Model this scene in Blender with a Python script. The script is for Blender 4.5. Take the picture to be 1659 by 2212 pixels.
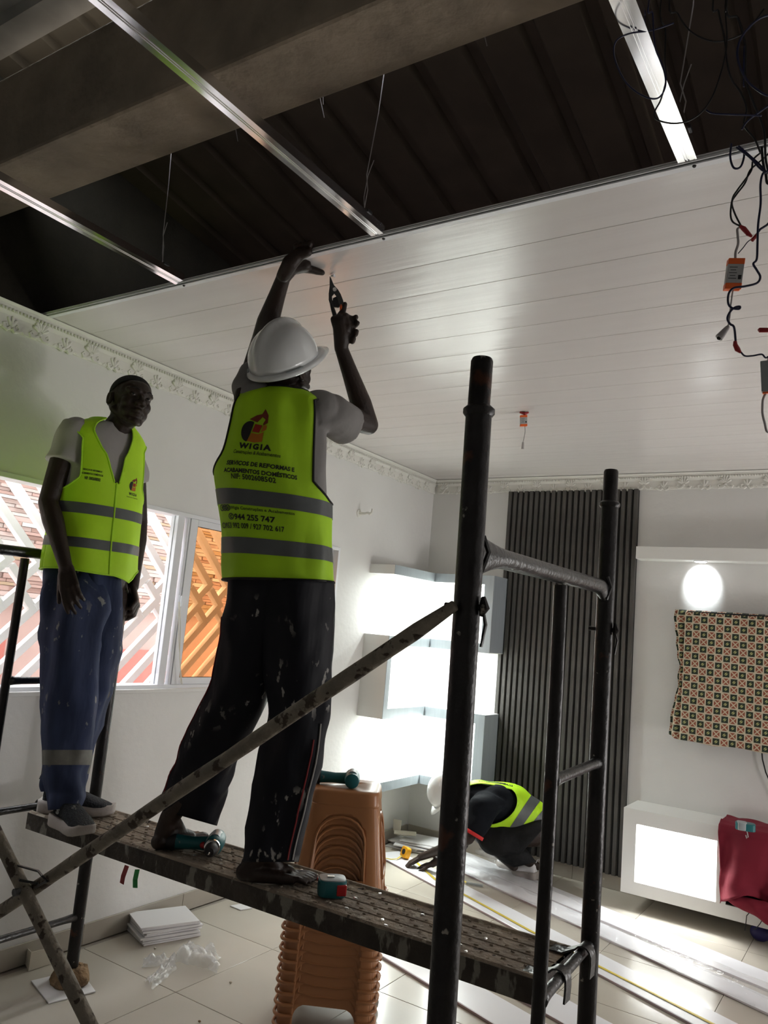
import bpy, math, random
from mathutils import Vector as V, Matrix as M, noise
for o in list(bpy.data.objects): bpy.data.objects.remove(o)
SC = bpy.context.scene
COL = SC.collection
rnd = random.Random(7)
pi = math.pi
sin, cos, rad = math.sin, math.cos, math.radians

# ---------------------------------------------------------------- camera
RW = [V((0.8377595747928325, 0.5388903396930407, 0.08806870402391426)),
      V((0.005406811751641982, -0.16946526562133912, 0.9855213291119433)),
      V((-0.5460125101402118, 0.8251537587222204, 0.14488482749058615))]
FOC, CX, CY = 1689.62, 829.5, 1106.0
CAM = V((0, 0, 1.55))
cd = bpy.data.cameras.new('camera'); co = bpy.data.objects.new('camera', cd); COL.objects.link(co)
m = M((RW[0], RW[1], -RW[2])).transposed().to_4x4(); m.translation = CAM
co.matrix_world = m
cd.sensor_fit = 'HORIZONTAL'; cd.sensor_width = 36; cd.lens = FOC / 1659 * 36; cd.clip_start = .02
SC.camera = co
# ---------------------------------------------------------------- sky, lamps, exposure
W = bpy.data.worlds.new('sky'); SC.world = W; W.use_nodes = True
W.node_tree.nodes['Background'].inputs[0].default_value = (.93, .95, 1, 1)
W.node_tree.nodes['Background'].inputs[1].default_value = 11
SC.view_settings.view_transform = 'Standard'; SC.view_settings.look = 'None'
SC.view_settings.exposure = 0; SC.view_settings.gamma = 1; SC.view_settings.use_curve_mapping = False
def lamp(name, kind, loc, power, color=(1, 1, 1), size=.1, size_y=None, to=None, spot=None, blend=.3, label=None):
    d = bpy.data.lights.new(name, kind); d.energy = power; d.color = color
    if kind == 'AREA':
        d.size = size
        if size_y: d.shape = 'RECTANGLE'; d.size_y = size_y
    else: d.shadow_soft_size = size
    if spot: d.spot_size = rad(spot); d.spot_blend = blend
    o = bpy.data.objects.new(name, d); COL.objects.link(o); o.location = loc
    if to is not None: o.rotation_euler = (V(to) - V(loc)).to_track_quat('-Z', 'Y').to_euler()
    return o
# downlights under the corner shelves, the pelmet and inside the cabinet
for z in (1.912, 1.422, .924):
    lamp('shelf_lamp', 'AREA', (-2.99, 4.92, z), 8, (.93, 1, .97), .07, to=(-3.02, 4.92, 0))
    lamp('shelf_lamp', 'AREA', (-2.70, 5.30, z), 8, (.93, 1, .97), .07, to=(-2.70, 5.33, 0))
lamp('pelmet_lamp', 'SPOT', (-1.05, 5.305, 2.140), 17, (.9, .97, 1), .02, to=(-1.05, 5.42, 2.050), spot=74, blend=.5)
lamp('cabinet_lamp', 'AREA', (-1.10, 5.22, .545), 9, (.96, .99, 1), .38, .12, to=(-1.10, 5.26, 0))
lamp('cabinet_lamp', 'AREA', (-1.10, 5.22, .105), 5, (.96, .99, 1), .38, .12, to=(-1.10, 5.24, 2))
# three added fill lights, unseen at the right, brighten the ceiling and left wall
lamp('fill_light', 'AREA', (1.9, 4.3, .5), 26, (1, .96, .95), .35, to=(.2, 3.8, 2.75))
lamp('fill_light', 'AREA', (1.7, 4.7, 1.1), 30, (1, .98, .96), 1.3, to=(-3.1, 2.0, .7))
lamp('fill_light', 'AREA', (1.6, 1.6, 2.2), 3, (1, .97, .95), 1.8, to=(-3, 4.5, 1.2))
# added lime spot, unseen at the left, puts a green cast on the wall
lamp('lime_fill', 'SPOT', (-2.80, .85, 1.72), 9, (.66, 1, .14), .18, to=(-3.12, 1.55, 2.06), spot=84, blend=1)

# ---------------------------------------------------------------- pixel -> point on a known plane
def ray(x, y): return RW[0] * ((x - CX) / FOC) - RW[1] * ((y - CY) / FOC) + RW[2]
def D(x, y, d): return CAM + ray(x, y) * d
def PX(x, y, v): r = ray(x, y); return CAM + r * (v / r.x)
def PY(x, y, v): r = ray(x, y); return CAM + r * (v / r.y)
def PZ(x, y, v): r = ray(x, y); return CAM + r * ((v - 1.55) / r.z)
def dep(p): return RW[2].dot(V(p) - CAM)

# ---------------------------------------------------------------- materials
def mat(name, col, rough=.6, metal=0, var=0, vscale=8, bump=0, bscale=40, col2=None, thr=None, emit=0, alpha=1,
        trans=0, stretch=(1, 1, 1), coat=0, spec=.5, detail=4, bstretch=None, bdist=.02, ior=1.45, spots=None):
    m = bpy.data.materials.new(name); m.use_nodes = True
    nt = m.node_tree; N = nt.nodes; L = nt.links; b = N['Principled BSDF']
    b.inputs['Base Color'].default_value = (*col, 1); b.inputs['Roughness'].default_value = rough
    b.inputs['Metallic'].default_value = metal; b.inputs['Specular IOR Level'].default_value = spec
    b.inputs['IOR'].default_value = ior
    if coat: b.inputs['Coat Weight'].default_value = coat
    if trans: b.inputs['Transmission Weight'].default_value = trans
    if alpha < 1: b.inputs['Alpha'].default_value = alpha
    if emit: b.inputs['Emission Color'].default_value = (*col, 1); b.inputs['Emission Strength'].default_value = emit
    tc = N.new('ShaderNodeTexCoord')
    def noi(scale, st, det=detail):
        mp = N.new('ShaderNodeMapping'); mp.inputs['Scale'].default_value = st; L.new(tc.outputs['Object'], mp.inputs[0])
        n = N.new('ShaderNodeTexNoise'); n.inputs['Scale'].default_value = scale; n.inputs['Detail'].default_value = det
        L.new(mp.outputs[0], n.inputs['Vector']); return n
    last = None
    if var or col2:
        n = noi(vscale, stretch); cr = N.new('ShaderNodeValToRGB'); L.new(n.outputs[0], cr.inputs[0])
        c2 = col2 if col2 else tuple(max(0, c * (1 - var)) for c in col)
        t = thr if thr else (.35, .65)
        cr.color_ramp.elements[0].position = t[0]; cr.color_ramp.elements[1].position = t[1]
        cr.color_ramp.elements[0].color = (*col, 1); cr.color_ramp.elements[1].color = (*c2, 1)
        last = cr.outputs[0]
    if spots:   # (colour, scale, threshold, stretch[, region scale, region threshold])
        for sp in spots:
            n = noi(sp[1], sp[3], 5); cr = N.new('ShaderNodeValToRGB'); L.new(n.outputs[0], cr.inputs[0])
            cr.color_ramp.elements[0].position = sp[2]; cr.color_ramp.elements[1].position = sp[2] + .03
            fac = cr.outputs[0]
            if len(sp) > 4:
                n2 = noi(sp[4], (1, 1, 1), 1); cr2 = N.new('ShaderNodeValToRGB'); L.new(n2.outputs[0], cr2.inputs[0])
                cr2.color_ramp.elements[0].position = sp[5]; cr2.color_ramp.elements[1].position = sp[5] + .08
                mu = N.new('ShaderNodeMath'); mu.operation = 'MULTIPLY'; L.new(fac, mu.inputs[0]); L.new(cr2.outputs[0], mu.inputs[1]); fac = mu.outputs[0]
            mx = N.new('ShaderNodeMix'); mx.data_type = 'RGBA'; L.new(fac, mx.inputs['Factor'])
            if last: L.new(last, mx.inputs['A'])
            else: mx.inputs['A'].default_value = (*col, 1)
            mx.inputs['B'].default_value = (*sp[0], 1); last = mx.outputs['Result']
    if last: L.new(last, b.inputs['Base Color'])
    if bump:
        n = noi(bscale, bstretch or stretch, 3); bp = N.new('ShaderNodeBump'); bp.inputs['Strength'].default_value = bump
        bp.inputs['Distance'].default_value = bdist; L.new(n.outputs[0], bp.inputs['Height']); L.new(bp.outputs[0], b.inputs['Normal'])
    return m
MT = dict(
    wall=mat('wall_paint', (.77, .765, .745), .75, var=.05, vscale=2.5, bump=.08, bscale=30),
    plaster=mat('white_plaster', (.78, .77, .72), .7, bump=.05),
    pvc=mat('ceiling_pvc', (.70, .67, .655), .22, var=.04, vscale=3, stretch=(.3, 4, 1), bump=.07, bscale=1.6, bstretch=(.5, 9, 1), bdist=.03),
    pvcfloor=mat('floor_pvc', (.80, .80, .83), .3),
    pvcedge=mat('plank_edge', (.45, .36, .38), .5),
    tile=mat('floor_tile', (.52, .48, .41), .19, var=.06, vscale=2),
    grout=mat('grout', (.30, .27, .23), .8),
    skirt=mat('skirting_tile', (.42, .385, .33), .2, var=.05),
    conc=mat('concrete', (.33, .27, .205), .9, var=.35, vscale=5, bump=.5, bscale=22),
    brick=mat('terracotta', (.45, .12, .04), .85, var=.3, bump=.3),
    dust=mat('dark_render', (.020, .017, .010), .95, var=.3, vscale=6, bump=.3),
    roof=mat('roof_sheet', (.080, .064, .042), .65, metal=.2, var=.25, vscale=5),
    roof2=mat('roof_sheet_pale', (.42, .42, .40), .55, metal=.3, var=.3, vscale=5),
    chan=mat('galvanised', (.95, .94, .95), .14, metal=1, var=.08, vscale=9, stretch=(1, .3, 1), bump=.025, bscale=9),
    alu=mat('white_aluminium', (.80, .81, .84), .35),
    rubber=mat('black_rubber', (.02, .02, .02), .6),
    amber=mat('amber_glass', (.67, .36, .155), .02, trans=1, ior=1.01, spec=.6),
    grille=mat('grille_paint', (.92, .92, .92), .5),
    mdf=mat('shelf_white', (.80, .80, .77), .45),
    mdfg=mat('shelf_grey_edge', (.36, .40, .43), .35, metal=.2, var=.08, vscale=60, stretch=(1, 1, .05)),
    slat=mat('dark_slat', (.085, .08, .074), .5, var=.35, vscale=9, stretch=(3, 3, .7), bump=.1),
    slatgap=mat('slat_backing', (.015, .015, .014), .7),
    post=mat('black_tube', (.018, .016, .016), .38, metal=.35, var=.4, vscale=14, bump=.16, bscale=45,
             spots=[((.30, .28, .25), 26, .70, (1, 1, 1)), ((.07, .025, .012), 7, .68, (1, 1, 1))]),
    weld=mat('bare_steel', (.085, .085, .085), .32, metal=.8, bump=.18, bscale=60, var=.3),
    brace=mat('dusty_brace', (.24, .21, .165), .6, metal=.2, bump=.5, bscale=45, var=.3, vscale=20,
              spots=[((.05, .035, .025), 30, .56, (1, 1, 1))]),
    plank=mat('rusty_plank', (.34, .275, .21), .8, metal=.1, bump=.5, bscale=60, var=.45, vscale=9,
              spots=[((.40, .35, .28), 18, .60, (1, 1, 1)), ((.07, .055, .045), 25, .66, (1, 1, 1))]),
    plankside=mat('plank_side', (.065, .054, .044), .6, metal=.4, bump=.4, bscale=60, var=.4, vscale=12,
                  spots=[((.20, .19, .16), 16, .56, (1, 1, .35))]),
    bright=mat('worn_steel', (.75, .73, .7), .3, metal=1),
    skin=mat('dark_skin', (.026, .014, .0095), .5, spec=.4, var=.25, vscale=12, bump=.12, bscale=60),
    skinl=mat('sole_skin', (.11, .05, .032), .5, var=.4, vscale=20),
    hair=mat('black_hair', (.006, .005, .005), .9, bump=.8, bscale=400),
    eyew=mat('eye_white', (.26, .23, .21), .25),
    vest=mat('lime_vest', (.42, .74, .008), .62, var=.10, vscale=6, bump=.25, bscale=9, bstretch=(1, 1, .6)),
    vestf=mat('lime_vest_front', (.50, .86, .012), .62, var=.10, vscale=6, bump=.25, bscale=9),
    refl=mat('grey_reflective', (.105, .115, .115), .45, metal=.15, var=.1, vscale=30, bump=.1, bscale=20),
    blackt=mat('black_trim', (.008, .008, .008), .7),
    limet=mat('lime_trim', (.46, .80, .03), .6),
    ink=mat('black_print', (.012, .012, .01), .6),
    inkr=mat('red_print', (.36, .02, .008), .6), inkd=mat('dark_red_print', (.20, .03, .01), .6), inko=mat('orange_print', (.52, .17, .008), .6),
    shirt=mat('grey_shirt', (.23, .22, .215), .85, bump=.3, bscale=14),
    shirtw=mat('white_shirt', (.36, .34, .33), .85, bump=.3, bscale=14),
    shirtb=mat('black_shirt', (.005, .006, .009), .85, spec=.15, bump=.3, bscale=14),
    jeans=mat('navy_trousers', (.030, .044, .105), .85, var=.4, vscale=5, stretch=(2, 2, .6), bump=.45, bscale=10, bstretch=(1.6, 1.6, .4),
              spots=[((.22, .22, .22), 32, .64, (1, 1, .6), 5, .46), ((.10, .09, .08), 9, .68, (1, 1, 1))]),
    black=mat('black_trousers', (.0045, .005, .009), .6, spec=.25, bump=.4, bscale=7, bstretch=(1.6, 1.6, .3),
              spots=[((.30, .29, .27), 34, .60, (1, 1, .5), 4.2, .53)]),
    band=mat('khaki_band', (.15, .145, .125), .6, var=.3, vscale=25),
    pipr=mat('red_piping', (.20, .01, .012), .6), pipw=mat('white_piping', (.35, .34, .32), .6),
    charc=mat('charcoal_cotton', (.014, .014, .015), .85, spec=.2, var=.4, vscale=8, bump=.5, bscale=18),
    redc=mat('red_cuff', (.5, .02, .02), .8),
    helm=mat('helmet_shell', (.66, .68, .68), .18, coat=.5),
    helmi=mat('helmet_peak', (.62, .60, .54), .3),
    shoe=mat('shoe_mesh', (.014, .017, .022), .8, bump=.6, bscale=160, spots=[((.2, .19, .18), 24, .66, (1, 1, 1))]),
    sole=mat('shoe_sole', (.40, .36, .33), .6, bump=.2), lace=mat('shoe_lace', (.01, .01, .012), .7), logo=mat('pale_logo', (.45, .48, .48), .5),
    teal=mat('teal_plastic', (.010, .115, .125), .4, spots=[((.2, .2, .19), 30, .70, (1, 1, 1))]), tblack=mat('tool_black', (.013, .013, .014), .5),
    tgrey=mat('tool_grey', (.30, .33, .34), .4), tred=mat('tool_red', (.45, .012, .015), .4), chrome=mat('chrome', (.75, .74, .72), .18, metal=1),
    stool=mat('brown_plastic', (.40, .175, .072), .33, var=.06, vscale=3),
    yel=mat('yellow_plastic', (.80, .36, .01), .4), blade=mat('tape_blade', (.62, .47, .06), .35),
    film=mat('clear_film', (.95, .95, .97), .08, trans=.0, alpha=.22, bump=.6, bscale=14, spec=1),
    film2=mat('milky_film', (.92, .93, .93), .2, alpha=.38, bump=.7, bscale=20, spec=1),
    card=mat('white_board', (.78, .77, .78), .5), cream=mat('cream_card', (.70, .66, .56), .7),
    foam=mat('tan_foam', (.34, .22, .12), .9, bump=.9, bscale=45, var=.4, vscale=20),
    cable=mat('blue_cable', (.008, .010, .045), .35), cableb=mat('black_cable', (.006, .006, .007), .4), cablew=mat('grey_cable', (.42, .40, .40), .5),
    orange=mat('orange_plastic', (.85, .14, .02), .45), lab=mat('grey_label', (.42, .42, .42), .5), red=mat('red_tape', (.30, .008, .012), .45),
    green=mat('green_ribbon', (.01, .22, .04), .5), redr=mat('red_ribbon', (.25, .03, .03), .6),
    cloth=mat('crimson_cloth', (.17, .004, .018), .85, bump=.2, bscale=8), navy=mat('navy_bag', (.015, .012, .09), .5),
    stone=[mat('stone_%s' % n, c, .8) for n, c in (('pale', (.42, .33, .29)), ('rose', (.35, .235, .195)), ('ochre', (.31, .225, .14)), ('white', (.48, .43, .39)))],
    pinkw=mat('pink_render', (.42, .29, .25), .8, var=.1, vscale=3), redw=mat('red_panel', (.42, .13, .10), .7, var=.15),
    pave=mat('paving', (.6, .58, .55), .8), led=mat('lamp_lens', (1, 1, 1), .3, emit=12),
)
ctint = MT['cream']
def pattern_mat():
    m = bpy.data.materials.new('printed_cloth'); m.use_nodes = True; nt = m.node_tree; N = nt.nodes; L = nt.links
    b = N['Principled BSDF']; b.inputs['Roughness'].default_value = .85
    tc = N.new('ShaderNodeTexCoord'); sp = N.new('ShaderNodeSeparateXYZ'); L.new(tc.outputs['UV'], sp.inputs[0])
    def ma(op, a, c=None, d=None):
        n = N.new('ShaderNodeMath'); n.operation = op
        for i, q in enumerate((a, c, d)):
            if q is None: continue
            if isinstance(q, (int, float)): n.inputs[i].default_value = q
            else: L.new(q, n.inputs[i])
        return n.outputs[0]
    u, v = sp.outputs[0], sp.outputs[1]
    fu = ma('FRACT', u); fv = ma('FRACT', v); au = ma('ABSOLUTE', ma('SUBTRACT', fu, .5)); av = ma('ABSOLUTE', ma('SUBTRACT', fv, .5))
    edge = ma('GREATER_THAN', ma('MAXIMUM', au, av), .42)
    par = ma('MODULO', ma('ADD', ma('FLOOR', u), ma('FLOOR', v)), 2.0); par = ma('GREATER_THAN', ma('ABSOLUTE', par), .5)
    dg = ma('ABSOLUTE', ma('SUBTRACT', fu, fv)); ds = ma('ABSOLUTE', ma('SUBTRACT', ma('ADD', fu, fv), 1.0))
    fig = ma('LESS_THAN', ma('ADD', ma('ABSOLUTE', ma('SUBTRACT', dg, .12)), ma('MULTIPLY', ds, .35)), .13)      # pale curl on the dark squares
    arr = ma('MAXIMUM', ma('LESS_THAN', ds, .10), ma('MULTIPLY', ma('LESS_THAN', dg, .09), ma('LESS_THAN', ds, .8)))  # cream cross on the red squares
    def mix(f, A, B):
        x = N.new('ShaderNodeMix'); x.data_type = 'RGBA'; L.new(f, x.inputs['Factor'])
        for k, q in (('A', A), ('B', B)):
            if isinstance(q, tuple): x.inputs[k].default_value = (*q, 1)
            else: L.new(q, x.inputs[k])
        return x.outputs['Result']
    dark = mix(fig, (.018, .03, .018), (.36, .36, .15)); redd = mix(arr, (.27, .075, .04), (.55, .46, .33))
    c = mix(par, dark, redd); c = mix(edge, c, (.56, .49, .36)); L.new(c, b.inputs['Base Color']); return m
MT['print'] = pattern_mat()

# ---------------------------------------------------------------- mesh building
class MB:
    def __init__(s): s.v = []; s.f = []; s.m = []; s.uv = None
    def add(s, vs, fs, mi=0):
        k = len(s.v); s.v += [V(q) for q in vs]; s.f += [tuple(i + k for i in f) for f in fs]; s.m += [mi] * len(fs)
    def box(s, c, d, rot=None, mi=0):
        c = V(c); R = rot if rot else M.Identity(3)
        vs = [c + R @ V((x * d[0] / 2, y * d[1] / 2, z * d[2] / 2)) for x in (-1, 1) for y in (-1, 1) for z in (-1, 1)]
        s.add(vs, [(0, 1, 3, 2), (4, 6, 7, 5), (0, 4, 5, 1), (2, 3, 7, 6), (0, 2, 6, 4), (1, 5, 7, 3)], mi)
    def bb(s, x0, x1, y0, y1, z0, z1, mi=0): s.box(((x0 + x1) / 2, (y0 + y1) / 2, (z0 + z1) / 2), (abs(x1 - x0), abs(y1 - y0), abs(z1 - z0)), None, mi)
    def rings(s, R, cap=True, mi=0, closed=False):
        n = len(R[0]); k = len(s.v)
        for r in R: s.v += [V(q) for q in r]
        nr = len(R)
        for i in range(nr if closed else nr - 1):
            for j in range(n):
                a = k + i * n + j; b = k + i * n + (j + 1) % n; i2 = (i + 1) % nr
                s.f.append((a, b, k + i2 * n + (j + 1) % n, k + i2 * n + j)); s.m.append(mi)
        if cap and not closed:
            s.f.append(tuple(k + j for j in reversed(range(n)))); s.m.append(mi)
            s.f.append(tuple(k + (nr - 1) * n + j for j in range(n))); s.m.append(mi)
    def tube(s, pts, r, n=10, cap=True, mi=0, closed=False, flat=1, up=None):
        pts = [V(p) for p in pts]; rs = r if isinstance(r, (list, tuple)) else [r] * len(pts); R = []
        prev = None; N_ = len(pts)
        for i, p in enumerate(pts):
            if closed: t = pts[(i + 1) % N_] - pts[i - 1]
            else: t = pts[min(i + 1, N_ - 1)] - pts[max(i - 1, 0)]
            t = t.normalized() if t.length > 1e-9 else V((0, 0, 1))
            if prev is None:
                a = V(up) if up is not None else (V((0, 0, 1)) if abs(t.z) < .9 else V((1, 0, 0)))
                prev = (a - t * a.dot(t)).normalized()
            else:
                prev = (prev - t * prev.dot(t)); prev = prev.normalized() if prev.length > 1e-6 else V((1, 0, 0))
            b = t.cross(prev)
            R.append([p + (prev * cos(2 * pi * j / n) * flat + b * sin(2 * pi * j / n)) * rs[i] for j in range(n)])
        s.rings(R, cap and not closed, mi, closed)
    def capsule(s, a, b, ra, rb, n=12, mi=0):
        a = V(a); b = V(b); t = (b - a); l = t.length
        if l < 1e-6: t = V((0, 0, 1))
        t = t.normalized(); u = (V((0, 0, 1)) if abs(t.z) < .9 else V((1, 0, 0))); u = (u - t * u.dot(t)).normalized(); w = t.cross(u); R = []
        for k in range(5):
            e = -pi / 2 + .02 + (pi / 2 - .02) * k / 4; R.append([a + t * sin(e) * ra + (u * cos(2 * pi * j / n) + w * sin(2 * pi * j / n)) * cos(e) * ra for j in range(n)])
        for k in range(5):
            e = (pi / 2 - .02) * k / 4; R.append([b + t * sin(e) * rb + (u * cos(2 * pi * j / n) + w * sin(2 * pi * j / n)) * cos(e) * rb for j in range(n)])
        s.rings(R, True, mi)
    def ell(s, c, ax, n=18, mm=12, mi=0):   # ax: three half-axis vectors
        c = V(c); R = []
        for k in range(mm + 1):
            e = -pi / 2 + .03 + (pi - .06) * k / mm
            R.append([c + ax[0] * cos(e) * cos(2 * pi * j / n) + ax[1] * cos(e) * sin(2 * pi * j / n) + ax[2] * sin(e) for j in range(n)])
        s.rings(R, True, mi)
    def prism(s, poly, o, ex, ey, ez, th, mi=0):   # 2-D outline in ex, ey; thickness th along ez
        o = V(o); n = len(poly)
        vs = [o + ex * p[0] + ey * p[1] for p in poly] + [o + ex * p[0] + ey * p[1] + ez * th for p in poly]
        fs = [tuple(reversed(range(n))), tuple(range(n, 2 * n))] + [(i, (i + 1) % n, n + (i + 1) % n, n + i) for i in range(n)]
        s.add(vs, fs, mi)
    def mesh(s, name, org=V((0, 0, 0))):
        me = bpy.data.meshes.new(name); me.from_pydata([tuple(v - org) for v in s.v], [], s.f)
        for p, mi in zip(me.polygons, s.m): p.material_index = mi
        if s.uv:
            ul = me.uv_layers.new(name='UVMap')
            for lp in me.loops: ul.data[lp.index].uv = s.uv[lp.vertex_index]
        me.update(); return me
ORG = {}
def tag(o, label=None, cat=None, group=None, kind=None):
    if label: o['label'] = label
    if cat: o['category'] = cat
    if group: o['group'] = group
    if kind: o['kind'] = kind
    return o
def thing(name, loc, label, cat, group=None):
    o = bpy.data.objects.new(name, None); COL.objects.link(o); o.location = loc; o.empty_display_size = .05
    ORG[o.name] = V(loc); return tag(o, label, cat, group)
def obj(name, mb, mt, parent=None, smooth=False, bevel=0, solid=0, sub=0, kind=None, label=None, fix=True):
    """links mb as ONE object; its origin is the parent's origin, or the middle of its own base"""
    if parent: org = ORG[parent.name]
    else:
        xs = [v.x for v in mb.v]; ys = [v.y for v in mb.v]; zs = [v.z for v in mb.v]
        org = V(((min(xs) + max(xs)) / 2, (min(ys) + max(ys)) / 2, min(zs)))
    me = mb.mesh(name, org); o = bpy.data.objects.new(name, me); COL.objects.link(o)
    ORG[o.name] = org; o.parent = parent
    if not parent: o.location = org
    for q in (mt if isinstance(mt, (list, tuple)) else [mt]): me.materials.append(MT[q] if isinstance(q, str) else q)
    if fix:
        import bmesh
        bm = bmesh.new(); bm.from_mesh(me); bmesh.ops.recalc_face_normals(bm, faces=bm.faces); bm.to_mesh(me); bm.free()
    if smooth:
        for p in me.polygons: p.use_smooth = True
        if smooth != 'all':
            try: me.set_sharp_from_angle(angle=rad(40))
            except Exception: pass
    if solid: q = o.modifiers.new('s', 'SOLIDIFY'); q.thickness = solid; q.offset = 0
    if bevel: q = o.modifiers.new('b', 'BEVEL'); q.width = bevel; q.segments = 2; q.limit_method = 'ANGLE'
    if sub: q = o.modifiers.new('u', 'SUBSURF'); q.levels = sub; q.render_levels = sub
    if kind: o['kind'] = kind
    if label: o['label'] = label
    return o
def struct(name, mb, mt, parent=None, **k):
    o = obj(name, mb, mt, parent, **k)
    if not parent and 'kind' not in k: o['kind'] = 'structure'
    return o
def dup(o, loc, parent=None, rot=None):
    c = o.copy(); COL.objects.link(c); c.parent = parent
    if loc is not None: c.location = loc
    if rot is not None: c.rotation_euler = rot
    for ch in list(o.children): dup(ch, None, c)
    return c
def bx(name, x0, x1, y0, y1, z0, z1, mt, parent=None, bevel=0, **k):
    mb = MB(); mb.bb(x0, x1, y0, y1, z0, z1); return obj(name, mb, mt, parent, bevel=bevel, **k)
def remesh(name, mb, mt, parent, voxel=.004, sm=3, **k):
    me = mb.mesh('tmp'); o = bpy.data.objects.new('tmp', me); COL.objects.link(o)
    r = o.modifiers.new('r', 'REMESH'); r.mode = 'VOXEL'; r.voxel_size = voxel; r.use_smooth_shade = True
    q = o.modifiers.new('s', 'SMOOTH'); q.iterations = sm; q.factor = .5
    dg = bpy.context.evaluated_depsgraph_get(); ev = o.evaluated_get(dg).to_mesh()
    out = MB(); out.v = [v.co.copy() for v in ev.vertices]; out.f = [tuple(p.vertices) for p in ev.polygons]; out.m = [0] * len(out.f)
    o.evaluated_get(dg).to_mesh_clear(); bpy.data.objects.remove(o); bpy.data.meshes.remove(me)
    return obj(name, out, mt, parent, smooth='all', fix=False, **k)

def cr(a, b, c, d, t):
    return .5 * ((2 * b) + (c - a) * t + (2 * a - 5 * b + 4 * c - d) * t * t + (3 * b - a - 3 * c + d) * t * t * t)
class Surf:
    """tube-like surface through rings (v, centre, half-axis A, half-axis B); point(t degrees, v)"""
    def __init__(s, R, ex=2.0, fold=None, lin=False): s.R = sorted(R, key=lambda r: r[0]); s.ex = ex; s.fold = fold; s.c = {}; s.lin = lin
    def frame(s, v):
        if v in s.c: return s.c[v]
        R = s.R; n = len(R); i = 0
        while i < n - 2 and v > R[i + 1][0]: i += 1
        r0, r1, r2, r3 = R[max(i - 1, 0)], R[i], R[i + 1], R[min(i + 2, n - 1)]
        t = (v - r1[0]) / (r2[0] - r1[0])
        if s.lin: f = tuple(r1[k].lerp(r2[k], t) for k in (1, 2, 3))
        elif t < 0 or t > 1: f = tuple(r1[k] + (r2[k] - r1[k]) * t for k in (1, 2, 3))
        else: f = tuple(cr(r0[k], r1[k], r2[k], r3[k], t) for k in (1, 2, 3))
        s.c[v] = f; return f
    def raw(s, t, v, o=0):
        c, A, B = s.frame(v); a = rad(t); x, y = cos(a), sin(a)
        if s.ex != 2: x = math.copysign(abs(x) ** (2 / s.ex), x); y = math.copysign(abs(y) ** (2 / s.ex), y)
        q = c + A * x + B * y
        if o or s.fold:
            n = (A.normalized() * (cos(a) / max(A.length, .01)) + B.normalized() * (sin(a) / max(B.length, .01))).normalized()
            q = q + n * (o + (s.fold(t, v, q) if s.fold else 0))
        return q
    def __call__(s, t, v, o=0): return s.raw(t, v, o)
def clip(S, ts, vs, fields=(), off=0, mb=None, mi=0):
    mb = mb or MB(); vid = {}; fc = {}
    def F(k, p):
        q = (k, round(p[0], 5), round(p[1], 6))
        if q not in fc: fc[q] = fields[k](p[0], p[1])
        return fc[q]
    def vert(p):
        q = (round(p[0], 4), round(p[1], 6))
        if q not in vid: vid[q] = len(mb.v); mb.v.append(S(p[0], p[1], off))
        return vid[q]
    for i in range(len(ts) - 1):
        for j in range(len(vs) - 1):
            P = [(ts[i], vs[j]), (ts[i + 1], vs[j]), (ts[i + 1], vs[j + 1]), (ts[i], vs[j + 1])]
            for k in range(len(fields)):
                f = [F(k, p) for p in P]
                if min(f) >= 0: continue
                if max(f) <= 0: P = []; break
                Q = []
                for a in range(len(P)):
                    b = (a + 1) % len(P)
                    if f[a] >= 0: Q.append(P[a])
                    if (f[a] >= 0) != (f[b] >= 0):
                        w = f[a] / (f[a] - f[b]); Q.append((P[a][0] + (P[b][0] - P[a][0]) * w, P[a][1] + (P[b][1] - P[a][1]) * w))
                P = Q
                if len(P) < 3: break
            if len(P) >= 3:
                ids = []
                for p in P:
                    q = vert(p)
                    if q not in ids: ids.append(q)
                if len(ids) >= 3: mb.f.append(tuple(ids)); mb.m.append(mi)
    return mb
def lin(a, b, n): return [a + (b - a) * i / n for i in range(n + 1)]
def ringpx(pl, pr, d, br, v, d2=None):
    """a ring whose silhouette runs from pixel pl to pixel pr at depth d; br = depth / half width"""
    a = D(pl[0], pl[1], d); b = D(pr[0], pr[1], d2 or d); A = (b - a) / 2; c = (a + b) / 2
    w = (c - CAM).normalized(); B = -(w - A.normalized() * w.dot(A.normalized())).normalized() * A.length * br
    return (v, c, A, B)
def seglen(S, v0, v1): return (S.frame(v0)[0] - S.frame(v1)[0]).length
def folds(amp, fx, fz, seed=0, xyz=(1, 1, 1)):
    def f(t, v, q): return amp * noise.noise(V((q.x * fx * xyz[0] + seed, q.y * fx * xyz[1], q.z * fz * xyz[2]))) * 1.6
    return f
TXT = {}
def text2d(s, size, bold=0, align='CENTER', space=1):
    k = (s, size, bold, align, space)
    if k in TXT: return TXT[k]
    c = bpy.data.curves.new('t', 'FONT'); c.body = s; c.size = size; c.offset = bold; c.align_x = align; c.resolution_u = 2; c.space_character = space
    o = bpy.data.objects.new('t', c); COL.objects.link(o); dg = bpy.context.evaluated_depsgraph_get()
    me = o.evaluated_get(dg).to_mesh(); r = ([(v.co.x, v.co.y) for v in me.vertices], [tuple(p.vertices) for p in me.polygons])
    o.evaluated_get(dg).to_mesh_clear(); bpy.data.objects.remove(o); bpy.data.curves.remove(c); TXT[k] = r; return r
def wrap(mb, S, s2d, t0, v0, k, off=.002, mi=0, slope=0, dirv=1):
    """prints flat artwork (metres) on the surface: k = degrees per metre, dirv -1 when t runs right to left"""
    vs, fs = s2d
    mb.add([S(t0 + x * k * dirv, v0 + y + x * slope, off) for x, y in vs], fs, mi)
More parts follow.
